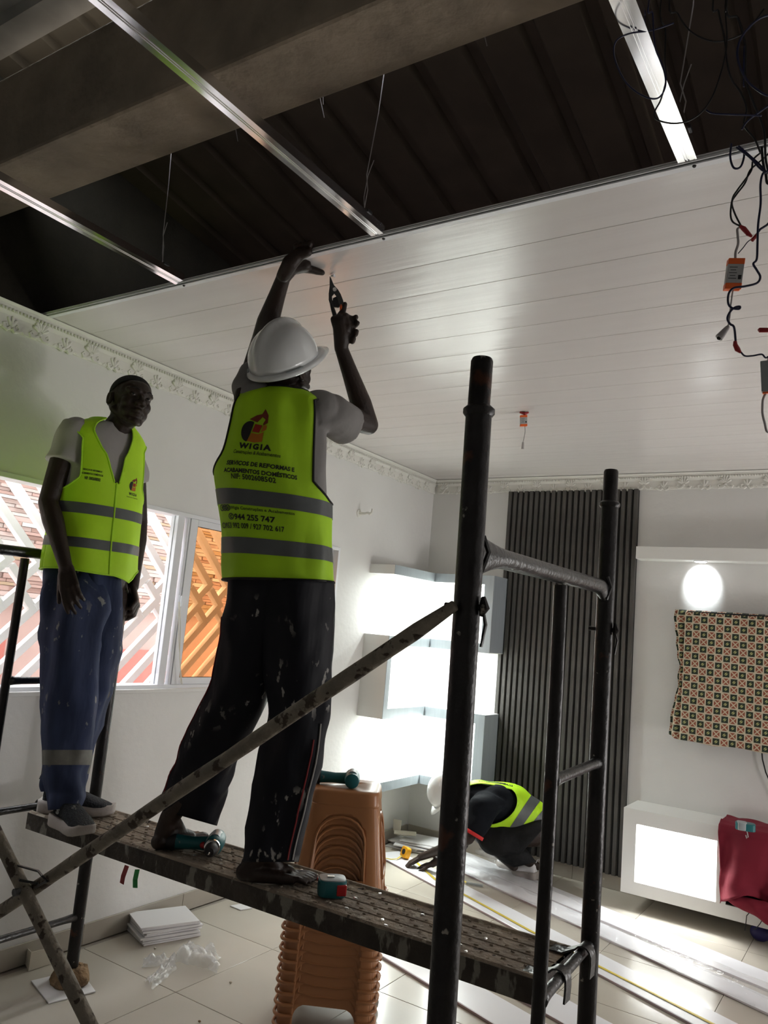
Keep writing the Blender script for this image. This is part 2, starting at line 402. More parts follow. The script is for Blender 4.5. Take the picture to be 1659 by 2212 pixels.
def fit(s2d, w=None, h=None):
    vs, fs = s2d; xs = [p[0] for p in vs]; ys = [p[1] for p in vs]
    sx = w / (max(xs) - min(xs)) if w else None; sy = h / (max(ys) - min(ys)) if h else None
    sx = sx or sy; sy = sy or sx; mx = (max(xs) + min(xs)) / 2; my = (max(ys) + min(ys)) / 2
    return ([((x - mx) * sx, (y - my) * sy) for x, y in vs], fs)
def flat_text(mb, s2d, o, ex, ey, mi=0):
    mb.add([V(o) + ex * x + ey * y for x, y in s2d[0]], s2d[1], mi)
# ================================================================= THE ROOM
XL, YB, ZC = -3.12, 5.42, 2.755
# floor: grout bed with 60 cm tiles
mb = MB(); mb.bb(-3.27, 3.1, -2.3, 5.6, -.12, -.006); floor = struct('floor', mb, 'grout')
mb = MB(); mb.bb(-.2985, .2985, -.2985, .2985, -.010, 0); tmesh = None
for i in range(11):
    for j in range(14):
        x0 = -2.475 + .6 * (i - 1); y0 = 2.52 + .603 * (j - 8)
        x1 = max(x0, XL); y1 = max(y0, -2.2); x2 = min(x0 + .5975, 3.0); y2 = min(y0 + .6, YB)
        if x2 - x1 < .02 or y2 - y1 < .02: continue
        full = abs(x2 - x1 - .5975) < .01 and abs(y2 - y1 - .6) < .01
        if full and tmesh:
            o = dup(tmesh, V((x1, y1, 0)) - tcorner + tmesh.location, floor)
        else:
            mb = MB(); c = V((x1, y1, 0)); mb.bb(x1, x2, y1, y2, -.010, 0)
            o = obj('floor_tile', mb, 'tile', floor, bevel=.0012)
            if full: tmesh = o; tcorner = c
# window wall (left) with its opening
WY0, WY1, WZ0, WZ1 = 1.12, 4.22, 1.14, 2.05
mb = MB(); mb.bb(-3.27, XL, -2.3, WY0, 0, ZC + .006); mb.bb(-3.27, XL, WY1, 5.57, 0, ZC + .006)
mb.bb(-3.27, XL, WY0, WY1, 0, WZ0); mb.bb(-3.27, XL, WY0, WY1, WZ1, ZC + .006)
struct('wall_left', mb, 'wall')
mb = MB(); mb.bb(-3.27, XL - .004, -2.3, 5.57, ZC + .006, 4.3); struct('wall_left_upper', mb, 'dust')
mb = MB(); mb.bb(-3.27, 3.1, YB, YB + .15, 0, 4.2); struct('wall_back', mb, 'wall')
mb = MB(); mb.bb(3.0, 3.15, -2.3, 5.57, 0, 4.3); struct('wall_right', mb, 'wall')
mb = MB(); mb.bb(-3.27, 3.15, -2.45, -2.3, 0, 4.3); struct('wall_front', mb, 'wall')
# skirting tiles
def skirt(name, along, a0, a1, joints, fixed):
    base = MB()
    if along == 'y': base.bb(fixed, fixed + .004, a0, a1, 0, .088)
    else: base.bb(a0, a1, fixed - .004, fixed, 0, .088)
    b = struct(name, base, 'grout'); js = [a0] + [j for j in joints if a0 < j < a1] + [a1]
    for p, q in zip(js, js[1:]):
        mb = MB()
        if along == 'y': mb.bb(fixed + .003, fixed + .014, p + .001, q - .001, 0, .09)
        else: mb.bb(p + .001, q - .001, fixed - .014, fixed - .003, 0, .09)
        obj('skirting_tile', mb, 'skirt', b, bevel=.0015)
skirt('baseboard_left', 'y', -2.2, YB - .015, [2.52 + .603 * (j - 8) + .01 for j in range(14)], XL)
skirt('baseboard_back', 'x', XL + .015, 3.0, [-2.475 + .6 * (i - 1) + .66 for i in range(10)], YB)
# ceiling of long glossy planks, the last one just fitted
mb = MB(); mb.bb(XL, 3.0, 1.90, YB, ZC + .012, ZC + .02); ceil = struct('ceiling', mb, 'pvcedge')
pm = None; y = 1.892; k = 0
while y < YB - .01:
    w = min(.2, YB - y)
    if pm is None or w < .199:
        mb = MB(); R = []
        prof = [(0.0004, .012), (.0004, .0015), (.0016, .0002), (.03, -.0001), (.07, -.0004), (.1, -.0006), (.13, -.0004), (.17, -.0001), (.1984, .0002), (.1996, .0015), (.1996, .012)]
        for x in (XL, 3.0): R.append([V((x, y + p[0] * w / .2, ZC + p[1])) for p in prof])
        mb.rings(R); o = obj('ceiling_plank', mb, 'pvc', ceil, smooth=True)
        if pm is None: pm = o; y0p = y
    else: dup(pm, V((0, y - y0p, 0)) + pm.location, ceil)
    y += .2; k += 1
# white edge profile of the open side
mb = MB(); mb.bb(XL, 3.0, 1.874, 1.894, ZC - .0035, ZC + .0005); mb.bb(XL, 3.0, 1.866, 1.870, ZC + .001, ZC + .007); mb.bb(XL, 3.0, 1.868, 1.892, ZC + .012, ZC + .015)
trim = struct('trim_1', mb, 'alu')
for x in (-2.235, -1.337, -.412, .5, 1.4):
    mb = MB(); mb.tube([(x, 1.880, ZC - .0075), (x, 1.880, ZC - .003)], [.0035, .0055], 8); obj('screw', mb, 'tblack', trim)
# cornice: cove + dentils + acanthus ornaments
def fan_mesh(F):       # F(u, n, z): along, outward, up
    mb = MB()
    for a in (-62, -38, -14, 14, 38, 62):
        r = .030 if abs(a) < 50 else .026
        p = F(sin(rad(a)) * .014, .016, .034 + cos(rad(a)) * .010); q = F(sin(rad(a)) * r * 1.25, .018, .034 + cos(rad(a)) * r * 1.3)
        mb.capsule(p, q, .005, .0085, 7)
    mb.ell(F(0, .013, .026), (F(.011, 0, 0) - F(0, 0, 0), F(0, .006, 0) - F(0, 0, 0), F(0, 0, .009) - F(0, 0, 0)), 8, 5)
    for s in (-1, 1):
        mb.tube([F(s * .004, .010, .018), F(s * .020, .010, .006), F(s * .038, .010, .006), F(s * .046, .010, .018), F(s * .038, .010, .027), F(s * .030, .010, .020)],
                [.008, .009, .0085, .008, .007, .006], 6)
    return mb
def scroll_mesh(F):
    mb = MB()
    for s in (-1, 1):
        mb.tube([F(s * .006, .010, .010), F(s * .018, .010, -.002), F(s * .034, .010, .004), F(s * .036, .010, .018), F(s * .024, .010, .024), F(s * .018, .010, .015)],
                [.009, .009, .0085, .008, .007, .006], 6)
        mb.tube([F(s * .036, .009, .006), F(s * .050, .009, .012), F(s * .062, .009, .004)], [.006, .007, .005], 6)
        mb.capsule(F(s * .006, .010, .024), F(s * .020, .014, .046), .009, .005, 7)
    mb.capsule(F(0, .011, .018), F(0, .015, .054), .009, .005, 7)
    return mb
def crown(name, F, L, step=.262):
    mb = MB(); prof = [(0, -.108), (.010, -.108), (.012, -.098), (.012, -.050), (.017, -.040), (.026, -.022), (.034, -.016), (.034, -.010), (.044, -.002), (.044, 0), (0, 0)]
    mb.rings([[F(u, p[0], p[1]) for p in prof] for u in (0, L)])
    b = struct(name, mb, 'plaster')
    mb = MB(); n = int(L / .0165)
    for i in range(n):
        u = (i + .5) * .0165; c = F(u, .030, -.030); ex = F(u + 1, .030, -.030) - c; ey = F(u, 1.030, -.030) - c; ez = V((0, 0, 1))
        mb.ell(c, (ex * .006 + ez * .003, ey * .006, ez * .0075 - ex * .002), 6, 4)
    obj('dentil_bead', mb, 'plaster', b, smooth=True, kind='stuff')
    first = {}
    for i in range(int(L / (step / 2))):
        u = .06 + i * step / 2; k = 'shell_ornament' if i % 2 == 0 else 'scroll_ornament'
        if k not in first:
            G = lambda a, n_, z, u=u: F(u + a, n_, z - .108)
            o = obj(k, (fan_mesh if i % 2 == 0 else scroll_mesh)(G), 'plaster', b, smooth=True); first[k] = (o, u)
        else:
            o, u0 = first[k]; dup(o, o.location + (F(u, 0, 0) - F(u0, 0, 0)), b)
crown('trim_2', lambda u, n, z: V((XL + n, .5 + u, ZC - .003 + z)), YB - .5)
crown('trim_3', lambda u, n, z: V((XL + .04 + u, YB - n, ZC - .003 + z)), 3.6)
# ------------------------------------------------ above the ceiling
mb = MB(); BM = MB()
BM.bb(-3.27, 3.0, 1.350, 1.583, 3.052, 3.42)
beam = struct('trim_4', BM, 'conc', bevel=.012)
# roof sheets beyond the beam fall toward the back wall; ribs every 21 cm
def sheet(name, o, ex, ey, L, n, pitch, mt, parent=None):
    mb = MB(); prof = [(0, 0), (.10, 0), (.115, .028), (.150, .028), (.165, 0)] if pitch > .19 else [(0, 0), (.06, 0), (.07, .02), (.10, .02), (.11, 0)]
    ez = V((0, 0, 1)); P = []
    for i in range(n):
        for p in prof: P.append((i * pitch + p[0] * pitch / .21, p[1]))
    P.append((n * pitch, 0))
    a = [o + ex * p[0] + ez * p[1] for p in P]; b = [q + ey * L for q in a]
    c = [q + ez * .002 for q in a]; d = [q + ez * .002 for q in b]
    k = len(P); mb.add(a + b + d + c, [(i, i + 1, k + i + 1, k + i) for i in range(k - 1)] + [(3 * k + i, 2 * k + i, 2 * k + i + 1, 3 * k + i + 1) for i in range(k - 1)])
    return struct(name, mb, mt, parent) if not parent else obj(name, mb, mt, parent)
slope = V((-.028, .99, -.14)).normalized()
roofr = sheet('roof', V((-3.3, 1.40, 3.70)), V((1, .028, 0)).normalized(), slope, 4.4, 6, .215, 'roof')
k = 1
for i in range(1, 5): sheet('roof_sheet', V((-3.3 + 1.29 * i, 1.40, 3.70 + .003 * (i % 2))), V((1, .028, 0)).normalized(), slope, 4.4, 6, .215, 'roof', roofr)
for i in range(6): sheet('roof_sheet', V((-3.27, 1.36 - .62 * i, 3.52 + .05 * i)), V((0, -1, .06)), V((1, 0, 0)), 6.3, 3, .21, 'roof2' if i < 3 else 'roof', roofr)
mb = MB()
for (y, z) in ((.55, 3.47), (-.5, 3.55)): mb.bb(-3.27, 3.0, y, y + .05, z - .05, z + .03); mb.bb(-3.27, 3.0, y, y + .11, z - .055, z - .05)
struct('trim_5', mb, 'roof2')
# timber chip nailed to the wall above the cornice
ch = bx('timber_cleat', -3.124, -3.075, 1.33, 1.60, 2.825, 2.885, 'brick', None, .004)
tag(ch, 'orange-brown wooden cleat nailed high on the dark wall above the cornice', 'cleat')
for y in (1.45, 1.53): mb = MB(); mb.tube([(-3.079, y, 2.855), (-3.073, y, 2.855)], .006, 8); obj('nail_head', mb, 'tblack', ch)
# galvanised ceiling channels
def channel(x, label, tilt=0):
    t = thing('ceiling_channel', (x, 1.2, ZC + .003), label, 'metal profile', 'galvanised channels carrying the ceiling')
    z = ZC + .003; w = .0225
    prof = [(-w, .027), (-w, 0), (-.0055, 0), (-.0045, .0022), (-.0020, .0022), (-.001, 0), (.001, 0), (.0020, .0022), (.0045, .0022), (.0055, 0), (w, 0), (w, .027), (w - .001, .027), (w - .001, .0035), (-w + .001, .0035), (-w + .001, .027)]
    mb = MB(); mb.rings([[V((x + p[0], y, z + p[1])) for p in prof] for y in (-2.2, 1.868)]); obj('profile', mb, 'chan', t)
    for s in (-1, 1):
        mb = MB(); mb.bb(x + s * w - (.006 if s > 0 else 0), x + s * w + (.006 if s < 0 else 0), -2.2, 1.868, z + .027, z + .028); obj('flange', mb, 'chan', t)
    for y in ((.62, 1.78) if x < -1 and x > -2 else (1.78,)):
        mb = MB(); mb.bb(x - .026, x + .026, y - .012, y + .012, z + .024, z + .034); c = obj('clip', mb, 'tblack', t, bevel=.002)
        mb = MB(); mb.tube([(x, y, z + .03), (x + .012, y - .006, z + .10), (x - .005, y + .004, z + .16), (x + .02, y, z + .36), (x + .03, y + .01, z + .72)], .0016, 6)
        mb.tube([(x + .004, y, z + .03), (x - .010, y + .008, z + .09), (x + .006, y - .004, z + .15), (x + .02, y, z + .2)], .0014, 6); obj('hanger_wire', mb, 'cablew', c)
    if tilt:
        pass
    t.rotation_euler[1] = rad(tilt)
    return t
channel(-2.245, 'bare metal ceiling channel nearest the window wall', -8); channel(-1.350, 'middle bare metal ceiling channel ending above the worker in the helmet')
channel(-.425, 'bare metal ceiling channel behind the loops of blue cable')
for k, (x, y) in enumerate(((-1.9, 1.72), (-.95, 1.70), (-2.7, 1.0), (-1.55, 1.75))):
    mb = MB(); z0 = 3.62 if y > 1.5 else 3.4
    mb.tube([(x, y, z0), (x + .01, y + .01, z0 - .2), (x - .015, y, z0 - .35), (x + .02, y + .01, z0 - .47)], .0015, 5); mb.tube([(x, y, z0), (x - .01, y, z0 - .25), (x + .01, y + .01, z0 - .42)], .0012, 5)
    w = obj('hanger_wire', mb, 'cablew'); tag(w, 'thin loose tie wire dangling from the dark roof ' + ('left of the raised hand', 'between the middle and right-hand metal channels', 'above the leftmost metal channel', 'beside the middle metal channel')[k], 'wire', 'loose tie wires')
# ------------------------------------------------ window
win = MB()
def fr(mb, y0, y1, z0, z1, x0, x1, w, wb=None):
    wb = wb or w; mb.bb(x0, x1, y0, y0 + w, z0, z1); mb.bb(x0, x1, y1 - w, y1, z0, z1); mb.bb(x0, x1, y0 + w, y1 - w, z1 - wb, z1); mb.bb(x0, x1, y0 + w, y1 - w, z0, z0 + wb)
fr(win, WY0, WY1, WZ0, WZ1, -3.21, -3.112, .022); win = struct('window_1', win, 'alu', bevel=.002)
def sash(y0, y1, x, name='sash', glass=True):
    mb = MB(); fr(mb, y0, y1, WZ0 + .022, WZ1 - .022, x - .015, x + .015, .052, .035); s = obj(name, mb, 'alu', win, bevel=.0025)
    if glass:
        g = MB(); g.bb(x - .003, x + .003, y0 + .05, y1 - .05, WZ0 + .055, WZ1 - .055); obj('amber_pane', g, 'amber', s)
        g = MB(); fr(g, y0 + .048, y1 - .048, WZ0 + .053, WZ1 - .053, x + .0005, x + .013, .006); obj('gasket', g, 'rubber', s)
    return s
s1 = sash(2.88, 3.58, -3.135); s2 = sash(3.52, 4.20, -3.170)
mb = MB(); mb.bb(-3.15, -3.125, 2.795, 2.84, WZ0 + .02, WZ1 - .02); mb.bb(-3.175, -3.150, 2.79, 2.80, WZ0 + .02, WZ1 - .02); mb.bb(-3.15, -3.122, 2.862, 2.875, WZ0 + .02, WZ1 - .02)
obj('jamb_profile', mb, 'alu', win, bevel=.0015)
mb = MB(); mb.box((-3.108, 2.86, 1.585), (.014, .022, .07)); mb.capsule((-3.098, 2.86, 1.61), (-3.085, 2.85, 1.565), .008, .006); h = obj('latch', mb, 'alu', s1, bevel=.003)
mb = MB(); mb.bb(-3.135, -3.095, WY0, WY1, WZ0 - .016, WZ0 + .004); obj('window_sill', mb, 'wall', win, bevel=.003)
t = MB(); t.tube([PX(388, 1300, -3.09), PX(390, 1360, -3.095), PX(388, 1420, -3.09), PX(391, 1458, -3.09), PX(393, 1478, -3.09)], .0025, 6); t.tube([PX(386, 1300, -3.1), PX(386, 1380, -3.095), PX(390, 1440, -3.09), PX(390, 1476, -3.09)], .002, 6)
tag(obj('string', t, 'cream'), 'pale string hanging from the window latch', 'string')
# white chevron grille outside the window
gt = thing('window_grille', (-3.52, 2.7, 1.04), 'white slanted-bar grille with chevron pattern outside the window', 'grille')
GX, TH = -3.52, .040
GS = lambda p: (p[0] * 1.073, 1.55 + (p[1] - 1.55) * 1.073)
first_ = [0]
def bar(pts):
    pts = [GS(p) for p in pts]; mb = MB(); n = len(pts); w = .0185; first_[0] = (first_[0] + 1) % 3
    for i_, (a, b) in enumerate(zip(pts, pts[1:])):
        gx = GX + .0011 * i_ + .0006 * first_[0]; a = V((gx, *a)); b = V((gx, *b)); d = (b - a).normalized(); nn = V((0, -d.z, d.y)); a2 = a + d * (w if i_ else 0); b2 = b + d * w
        mb.add([q + nn * s * w + V((x, 0, 0)) for q in (a2, b2) for s in (-1, 1) for x in (-TH / 2, TH / 2)], [(0, 1, 3, 2), (4, 6, 7, 5), (0, 4, 5, 1), (2, 3, 7, 6), (0, 2, 6, 4), (1, 5, 7, 3)])
    obj('grille_bar', mb, 'grille', gt)
ztop, zbot = 2.10, 1.09
for k in range(-9, 12):
    y = 2.755 + .153 * k
    if y < .95 or y > 4.4: continue
    bar([(y - (ztop - 1.70), ztop), (y, 1.70), (y - .070, 1.63)])
    bar([(y - .055 - .085, 1.675), (y - .055 + .0, 1.590), (y - .055 - .080, 1.510)])
    bar([(y - .070, 1.560), (y, 1.490), (y - (1.49 - zbot), zbot)])
mb = MB(); fr(mb, .7, 5.1, 1.02, 2.18, GX - .02, GX + .02, .03); obj('grille_frame', mb, 'grille', gt)
# outside: passage and neighbour's stone-clad wall
bx('trim_6', -7, -3.27, -4, 9, -.2, -.02, 'pave', kind='structure')
WX = -4.75
ow = bx('wall_outside', WX - .2, WX, -4, 9, -.05, 3.3, 'pinkw', kind='structure')
mb = MB(); r2 = random.Random(3)
z = 1.50
while z < 3.2:
    y = -2.5 + r2.random() * .3; h = r2.choice((.022, .028, .034))
    while y < 8:
        l = r2.uniform(.14, .42); d = r2.uniform(.008, .03)
        mb.bb(WX - .005, WX + d, y, y + l - .004, z, z + h - .003, r2.choice((0, 0, 1, 1, 2, 3))); y += l
    z += h
obj('stone_strip', mb, MT['stone'], ow, kind='stuff')
mb = MB()
for (y, w, z0, z1) in ((2.2, .75, .2, 1.30), (3.55, .9, .2, 1.22), (5.3, .9, .2, 1.32)): mb.bb(WX, WX + .012, y, y + w, z0, z1)
obj('painted_panel', mb, 'redw', ow)
# ------------------------------------------------ curtain hook on the wall
hk = thing('curtain_bracket', (XL, 4.40, 2.31), 'small white curtain-rod bracket on the bare left wall', 'bracket')
mb = MB(); mb.tube([(XL, 4.40, 2.315), (XL + .008, 4.40, 2.315)], [.03, .026], 16); obj('plate', mb, 'plaster', hk, smooth=True)
mb = MB(); mb.tube([(XL + .006, 4.40, 2.315), (XL + .05, 4.40, 2.312), (XL + .075, 4.40, 2.318)], [.012, .009, .009], 10)
mb.tube([(XL + .075, 4.40, 2.318), (XL + .095, 4.40, 2.310), (XL + .11, 4.40, 2.322), (XL + .112, 4.40, 2.345)], [.009, .009, .008, .007], 10); obj('arm', mb, 'plaster', hk, smooth=True)
# ------------------------------------------------ corner shelving that snakes round the corner
sh = thing('corner_shelf', (-3.0, 5.0, .45), 'white zigzag corner shelving with grey edges and bright built-in lamps', 'shelf')
FX, FY, EL, ER = -2.912, 5.175, 4.60, -2.42
def lshape(z0, z1, e=0): return [(XL, EL), (FX, EL), (FX, FY), (ER, FY), (ER, YB), (XL, YB)]
for (z0, z1) in ((1.920, 1.985), (1.430, 1.495), (.932, 1.0), (.450, .512)):
    mb = MB(); mb.prism(lshape(0, 0), (0, 0, z0), V((1, 0, 0)), V((0, 1, 0)), V((0, 0, 1)), z1 - z0); b = obj('shelf_board', mb, 'mdf', sh, bevel=.001)
    mb = MB(); mb.bb(FX, FX + .003, EL + .002, FY, z0, z1); mb.bb(FX, ER, FY - .003, FY, z0, z1); obj('grey_edging', mb, 'mdfg', b)
for (z0, z1) in ((1.495, 1.920), (.512, .932)):
    mb = MB(); mb.bb(ER - .072, ER, FY, YB, z0, z1); b = obj('end_panel', mb, 'mdf', sh)
    mb = MB(); mb.bb(ER - .072, ER, FY - .003, FY, z0, z1); mb.bb(ER, ER + .003, FY, YB, z0 - .06, z1 + .065); obj('grey_edging', mb, 'mdfg', b)
mb = MB(); mb.bb(XL, FX, EL, EL + .05, 1.0, 1.430); b = obj('end_panel', mb, 'mdf', sh)
mb = MB(); mb.bb(FX, FX + .003, EL + .002, EL + .055, 1.0, 1.430); obj('grey_edging', mb, 'mdfg', b)
for z in (1.920, 1.430, .932):
    for (x, y) in ((-2.99, 4.92), (-2.70, 5.30)):
        mb = MB(); mb.tube([(x, y, z - .004), (x, y, z + .0)], .042, 20); o = obj('downlight_ring', mb, 'alu', sh)
        mb = MB(); mb.tube([(x, y, z - .0052), (x, y, z - .004)], .034, 20); obj('lens', mb, 'led', o)
# ------------------------------------------------ fluted dark panel
sp = thing('slat_wall_panel', (-1.96, YB, .09), 'tall dark grey fluted slat panel on the back wall', 'wall panel')
mb = MB(); mb.bb(-2.455, -1.478, YB - .012, YB, .09, 2.648); obj('backing', mb, 'slatgap', sp)
mb = MB(); x = -2.455; pr = [(.003, -.012), (.005, -.030), (.029, -.030), (.034, -.012)]
mb.rings([[V((x + p[0], YB + p[1], z)) for p in pr] for z in (.09, 2.648)]); s0 = obj('slat', mb, 'slat', sp)
for i in range(1, 23): dup(s0, s0.location + V((.0428 * i, 0, 0)), sp)
# ------------------------------------------------ pelmet, screen under cloth, low cabinet
pe = thing('light_pelmet', (-.6, YB, 2.15), 'white wall pelmet with a downlight above the covered screen', 'pelmet')
mb = MB(); mb.bb(-1.452, .5, 5.29, YB, 2.151, 2.234); obj('box', mb, 'mdf', pe, bevel=.002)
mb = MB(); mb.tube([(-1.05, 5.345, 2.146), (-1.05, 5.345, 2.151)], .042, 24); o = obj('downlight_ring', mb, 'alu', pe)
mb = MB(); mb.tube([(-1.05, 5.345, 2.1445), (-1.05, 5.345, 2.146)], .036, 24); obj('lens', mb, 'led', o)
tv = thing('television', (-.5, 5.36, 1.03), 'flat screen on the wall hidden under a patterned cloth', 'screen')
mb = MB(); mb.bb(-1.115, .20, 5.312, 5.36, 1.045, 1.825); obj('screen_body', mb, 'tblack', tv, bevel=.004)
mb = MB(); mb.bb(-.7, -.2, 5.36, YB, 1.25, 1.6); obj('wall_mount', mb, 'tblack', tv)
# patterned cloth: front sheet, a crumpled return on the left side, lip over the top
mb = MB(); mb.uv = []; nx, nz = 60, 40; P = {}
def addv(p, u, v): mb.v.append(V(p)); mb.uv.append((u, v)); return len(mb.v) - 1
xs = [-1.205 + .0 * i for i in range(1)]
cols = []   # (x, y, uoffset)
for i in range(8):
    s = i / 7; cols.append((-1.185 + .062 * s, 5.375 - .075 * s + .016 * sin(s * 9), -.11 + .11 * s, 1 - s))
for i in range(1, nx + 1): cols.append((-1.123 + (1.35) * i / nx, 5.300 - .003 * sin(i * .35), i * 1.35 / nx, 0))
for i, (x, y, u, e) in enumerate(cols):
    for j in range(nz + 2):
        z = 1.832 - j / nz * (.80 + .004 * sin(i * .5) + .003 * noise.noise(V((x * 9, 0, 0))) - e * .02)
        if j == 0: z = 1.832; yy = max(y, 5.36)
        else: yy = y
        w = 1 if j else 0
        yy += w * (.007 * noise.noise(V((x * 7, z * 5, 1.3))) + .003 * sin(z * 21 + x * 8)) + e * .03 * noise.noise(V((x * 20, z * 9, 4)))
        xx = x - .012 * (j / nz) * (1 if i < 9 else .6) + e * (.020 * sin(z * 9 + 1.3) + .014 * noise.noise(V((3, z * 16, 4))))
        if j == 0: z += .0
        P[i, j] = addv((xx, yy if j else yy + .0, z + (.004 * noise.noise(V((x * 14, 0, 2))) if j <= 1 else 0)), (x + 1.123) / .046, z / .046)
for i in range(len(cols) - 1):
    for j in range(nz + 1): mb.f.append((P[i, j], P[i + 1, j], P[i + 1, j + 1], P[i, j + 1])); mb.m.append(0)
c = obj('patterned_cloth', mb, 'print', None, smooth='all', solid=.002, fix=False); tag(c, 'printed cream, brown and green patterned cloth draped over the wall screen', 'cloth')
mb = MB(); mb.tube([PY(1644, 1605, 5.40), PY(1647, 1640, 5.40), PY(1654, 1668, 5.40), PY(1668, 1700, 5.40), PY(1690, 1740, 5.40)], .004, 6)
tag(obj('power_cord', mb, 'cableb'), 'black cord hanging below the cloth-covered screen', 'cord')
cb = thing('low_cabinet', (-.5, 5.26, .09), 'long white floating cabinet with glowing open niche under the screen', 'cabinet')
x0, x1, y0, y1, z0, z1 = -1.408, 1.0, 5.12, YB, .09, .583
mb = MB(); mb.bb(x0, x1, y0, y1, z1 - .018, z1); mb.bb(x0, x1, y0, y1, z0, z0 + .018); mb.bb(x0, x0 + .018, y0, y1, z0 + .018, z1 - .018); mb.bb(x1 - .018, x1, y0, y1, z0 + .018, z1 - .018)
mb.bb(x0 + .018, x1 - .018, y1 - .01, y1, z0 + .018, z1 - .018); obj('carcass', mb, 'mdf', cb)
mb = MB(); fy0, fy1 = y0 - .020, y0
mb.bb(x0, x1, fy0, fy1, .499, z1); mb.bb(x0, x1, fy0, fy1, z0, .164); mb.bb(x0, -1.328, fy0, fy1, .164, .499); mb.bb(-.867, -.815, fy0, fy1, .164, .499); mb.bb(.2, x1, fy0, fy1, .164, .499)
obj('front_frame', mb, 'mdf', cb)
for x in (-1.346, -.862, -.815, .2):
    mb = MB(); mb.bb(x, x + .016, fy1, y1 - .01, .108, .565); obj('divider', mb, 'mdf' if x < -.85 else 'charc', cb)  # charcoal on the right-hand dividers paints in the shade of the unlit niche
mb = MB(); mb.bb(-.80, .2, y1 - .02, y1 - .012, .11, .56); obj('niche_shade_sheet', mb, 'charc', cb)  # charcoal sheet added as the shade inside the unlit niche
mb = MB(); mb.bb(-1.29, -.91, 5.16, 5.28, .549, .556); obj('lamp_strip', mb, 'led', cb)
# ================================================================= SCAFFOLD
def frame(px, py, dx, dy, ly, lean, label, ztops=2.08):
    """two posts (near/far), flared top rail, ladder post and rungs; dx = far post offset"""
    t = thing('scaffold_ladder', (px + dx / 2, py + dy / 2, 0), label, 'scaffold', 'end frames of the scaffold')
    def post(x0, x1, y, zt):
        X = lambda z: x0 + (x1 - x0) * z / zt
        mb = MB(); mb.tube([(X(0), y, 0), (X(zt - .115), y, zt - .115)], .025, 24); p = obj('post', mb, 'post', t, smooth=True)
        mb = MB(); mb.tube([(X(zt - .118), y, zt - .118), (X(zt - .112), y, zt - .112), (X(zt - .104), y, zt - .104), (X(zt - .098), y, zt - .098)], [.026, .0305, .0305, .024], 24); obj('collar', mb, 'post', p, smooth=True)
        mb = MB(); mb.tube([(X(zt), y, zt - .2), (X(zt), y, zt - .008), (X(zt), y, zt - .002), (X(zt), y, zt)], [.0215, .0215, .019, .012], 24); obj('spigot', mb, 'post', p, smooth=True)
        return X
    Xn = post(px + lean[0], px + lean[1], py, ztops); Xf = post(px + dx, px + dx + lean[2], py + dy, ztops)
    a = V((Xn(1.70), py, 1.705)); b = V((Xf(1.70), py + dy, 1.722))
    mb = MB(); R = []; dd = (b - a).normalized(); sx_ = V((dd.y, -dd.x, 0)).normalized(); uz = sx_.cross(dd)
    for k in range(31):
        s = k / 30; p = a.lerp(b, s); ea = max(0, 1 - s / .16); eb = max(0, 1 - (1 - s) / .10); rv = .0205 + .030 * ea ** 1.6 + .014 * eb ** 1.5; rh = .0205 - .007 * max(ea, eb)
        p = p - V((0, 0, .010 * ea ** 2 + .022 * eb ** 2))
        R.append([p + sx_ * cos(q) * rh + uz * sin(q) * rv for q in lin(0, 2 * pi, 22)[:-1]])
    mb.rings(R); obj('top_rail', mb, 'weld', t, smooth='all')
    for q, s in ((a, 1), (b, -1)):
        mb = MB(); mb.tube([q + V((.012, s * .026, .03)), q + V((.024, s * .028, 0)), q + V((.012, s * .028, -.036))], .005, 6); obj('weld_bead', mb, 'weld', t, smooth=True)
    lx = px + dx * (ly - py) / dy
    mb = MB(); mb.tube([(lx, ly, .10), (lx, ly, 1.45), (lx - .004, ly + .002, 1.69)], .0165, 18); obj('ladder_post', mb, 'post', t, smooth=True)
    for z in (.26, .735, 1.222):
        mb = MB(); P = []; R = []; a = V((lx, ly, z)); b = V((Xf(z), py + dy, z))
        for k in range(15):
            s = k / 14; e = min(s, 1 - s); P.append(a.lerp(b, s)); R.append(.0135 + .006 * max(0, 1 - e / .18) ** 2)
        mb.tube(P, R, 14); obj('rung', mb, 'weld', t, smooth='all')
    for (X, y) in ((Xn, py), (Xf, py + dy)):
        mb = MB(); mb.tube([(X(1.60) - .045, y, 1.60), (X(1.60) + .040, y, 1.60)], .006, 10)
        mb.tube([(X(1.6) + .030, y, 1.585), (X(1.6) + .036, y - .002, 1.60), (X(1.6) + .032, y, 1.62)], [.004, .011, .004], 8)
        mb.tube([(X(1.6) + .032, y, 1.60), (X(1.6) + .040, y, 1.57), (X(1.6) + .034, y, 1.53)], [.004, .005, .004], 8, flat=.6); obj('lock_pin', mb, 'post', t, smooth=True)
    return t
frame(-.657, 1.30, -.054, 1.0, 1.86, (.017, -.008, -.004), 'near black steel scaffold end frame with flared top rail, at right')
frame(-2.833, 1.272, 0, 1.0, 1.79, (0, 0, 0), 'far black paint-flecked scaffold end frame by the window wall')
cbk = thing('cross_brace', (-1.745, 1.27, .858), 'pair of dusty grey crossing brace tubes bolted at their middle, near side of scaffold', 'brace')
for (a, b, y) in (((-.665, 1.60), (-2.83, .105), 1.262), ((-2.83, 1.60), (-.655, .105), 1.232)):
    a = V((a[0], y, a[1])); b = V((b[0], y, b[1])); P = [a.lerp(b, k / 30) for k in range(31)]
    P = [p + V((0, 0, .0015 * noise.noise(V((p.x * 9, y, 0))))) for p in P]
    R = [.0155 + .0012 * noise.noise(V((p.x * 14, y * 3, 5))) for p in P]; R[0] = R[-1] = .010; R[1] = R[-2] = .015
    mb = MB(); mb.tube(P, R, 16); obj('brace_tube', mb, 'brace', cbk, smooth='all')
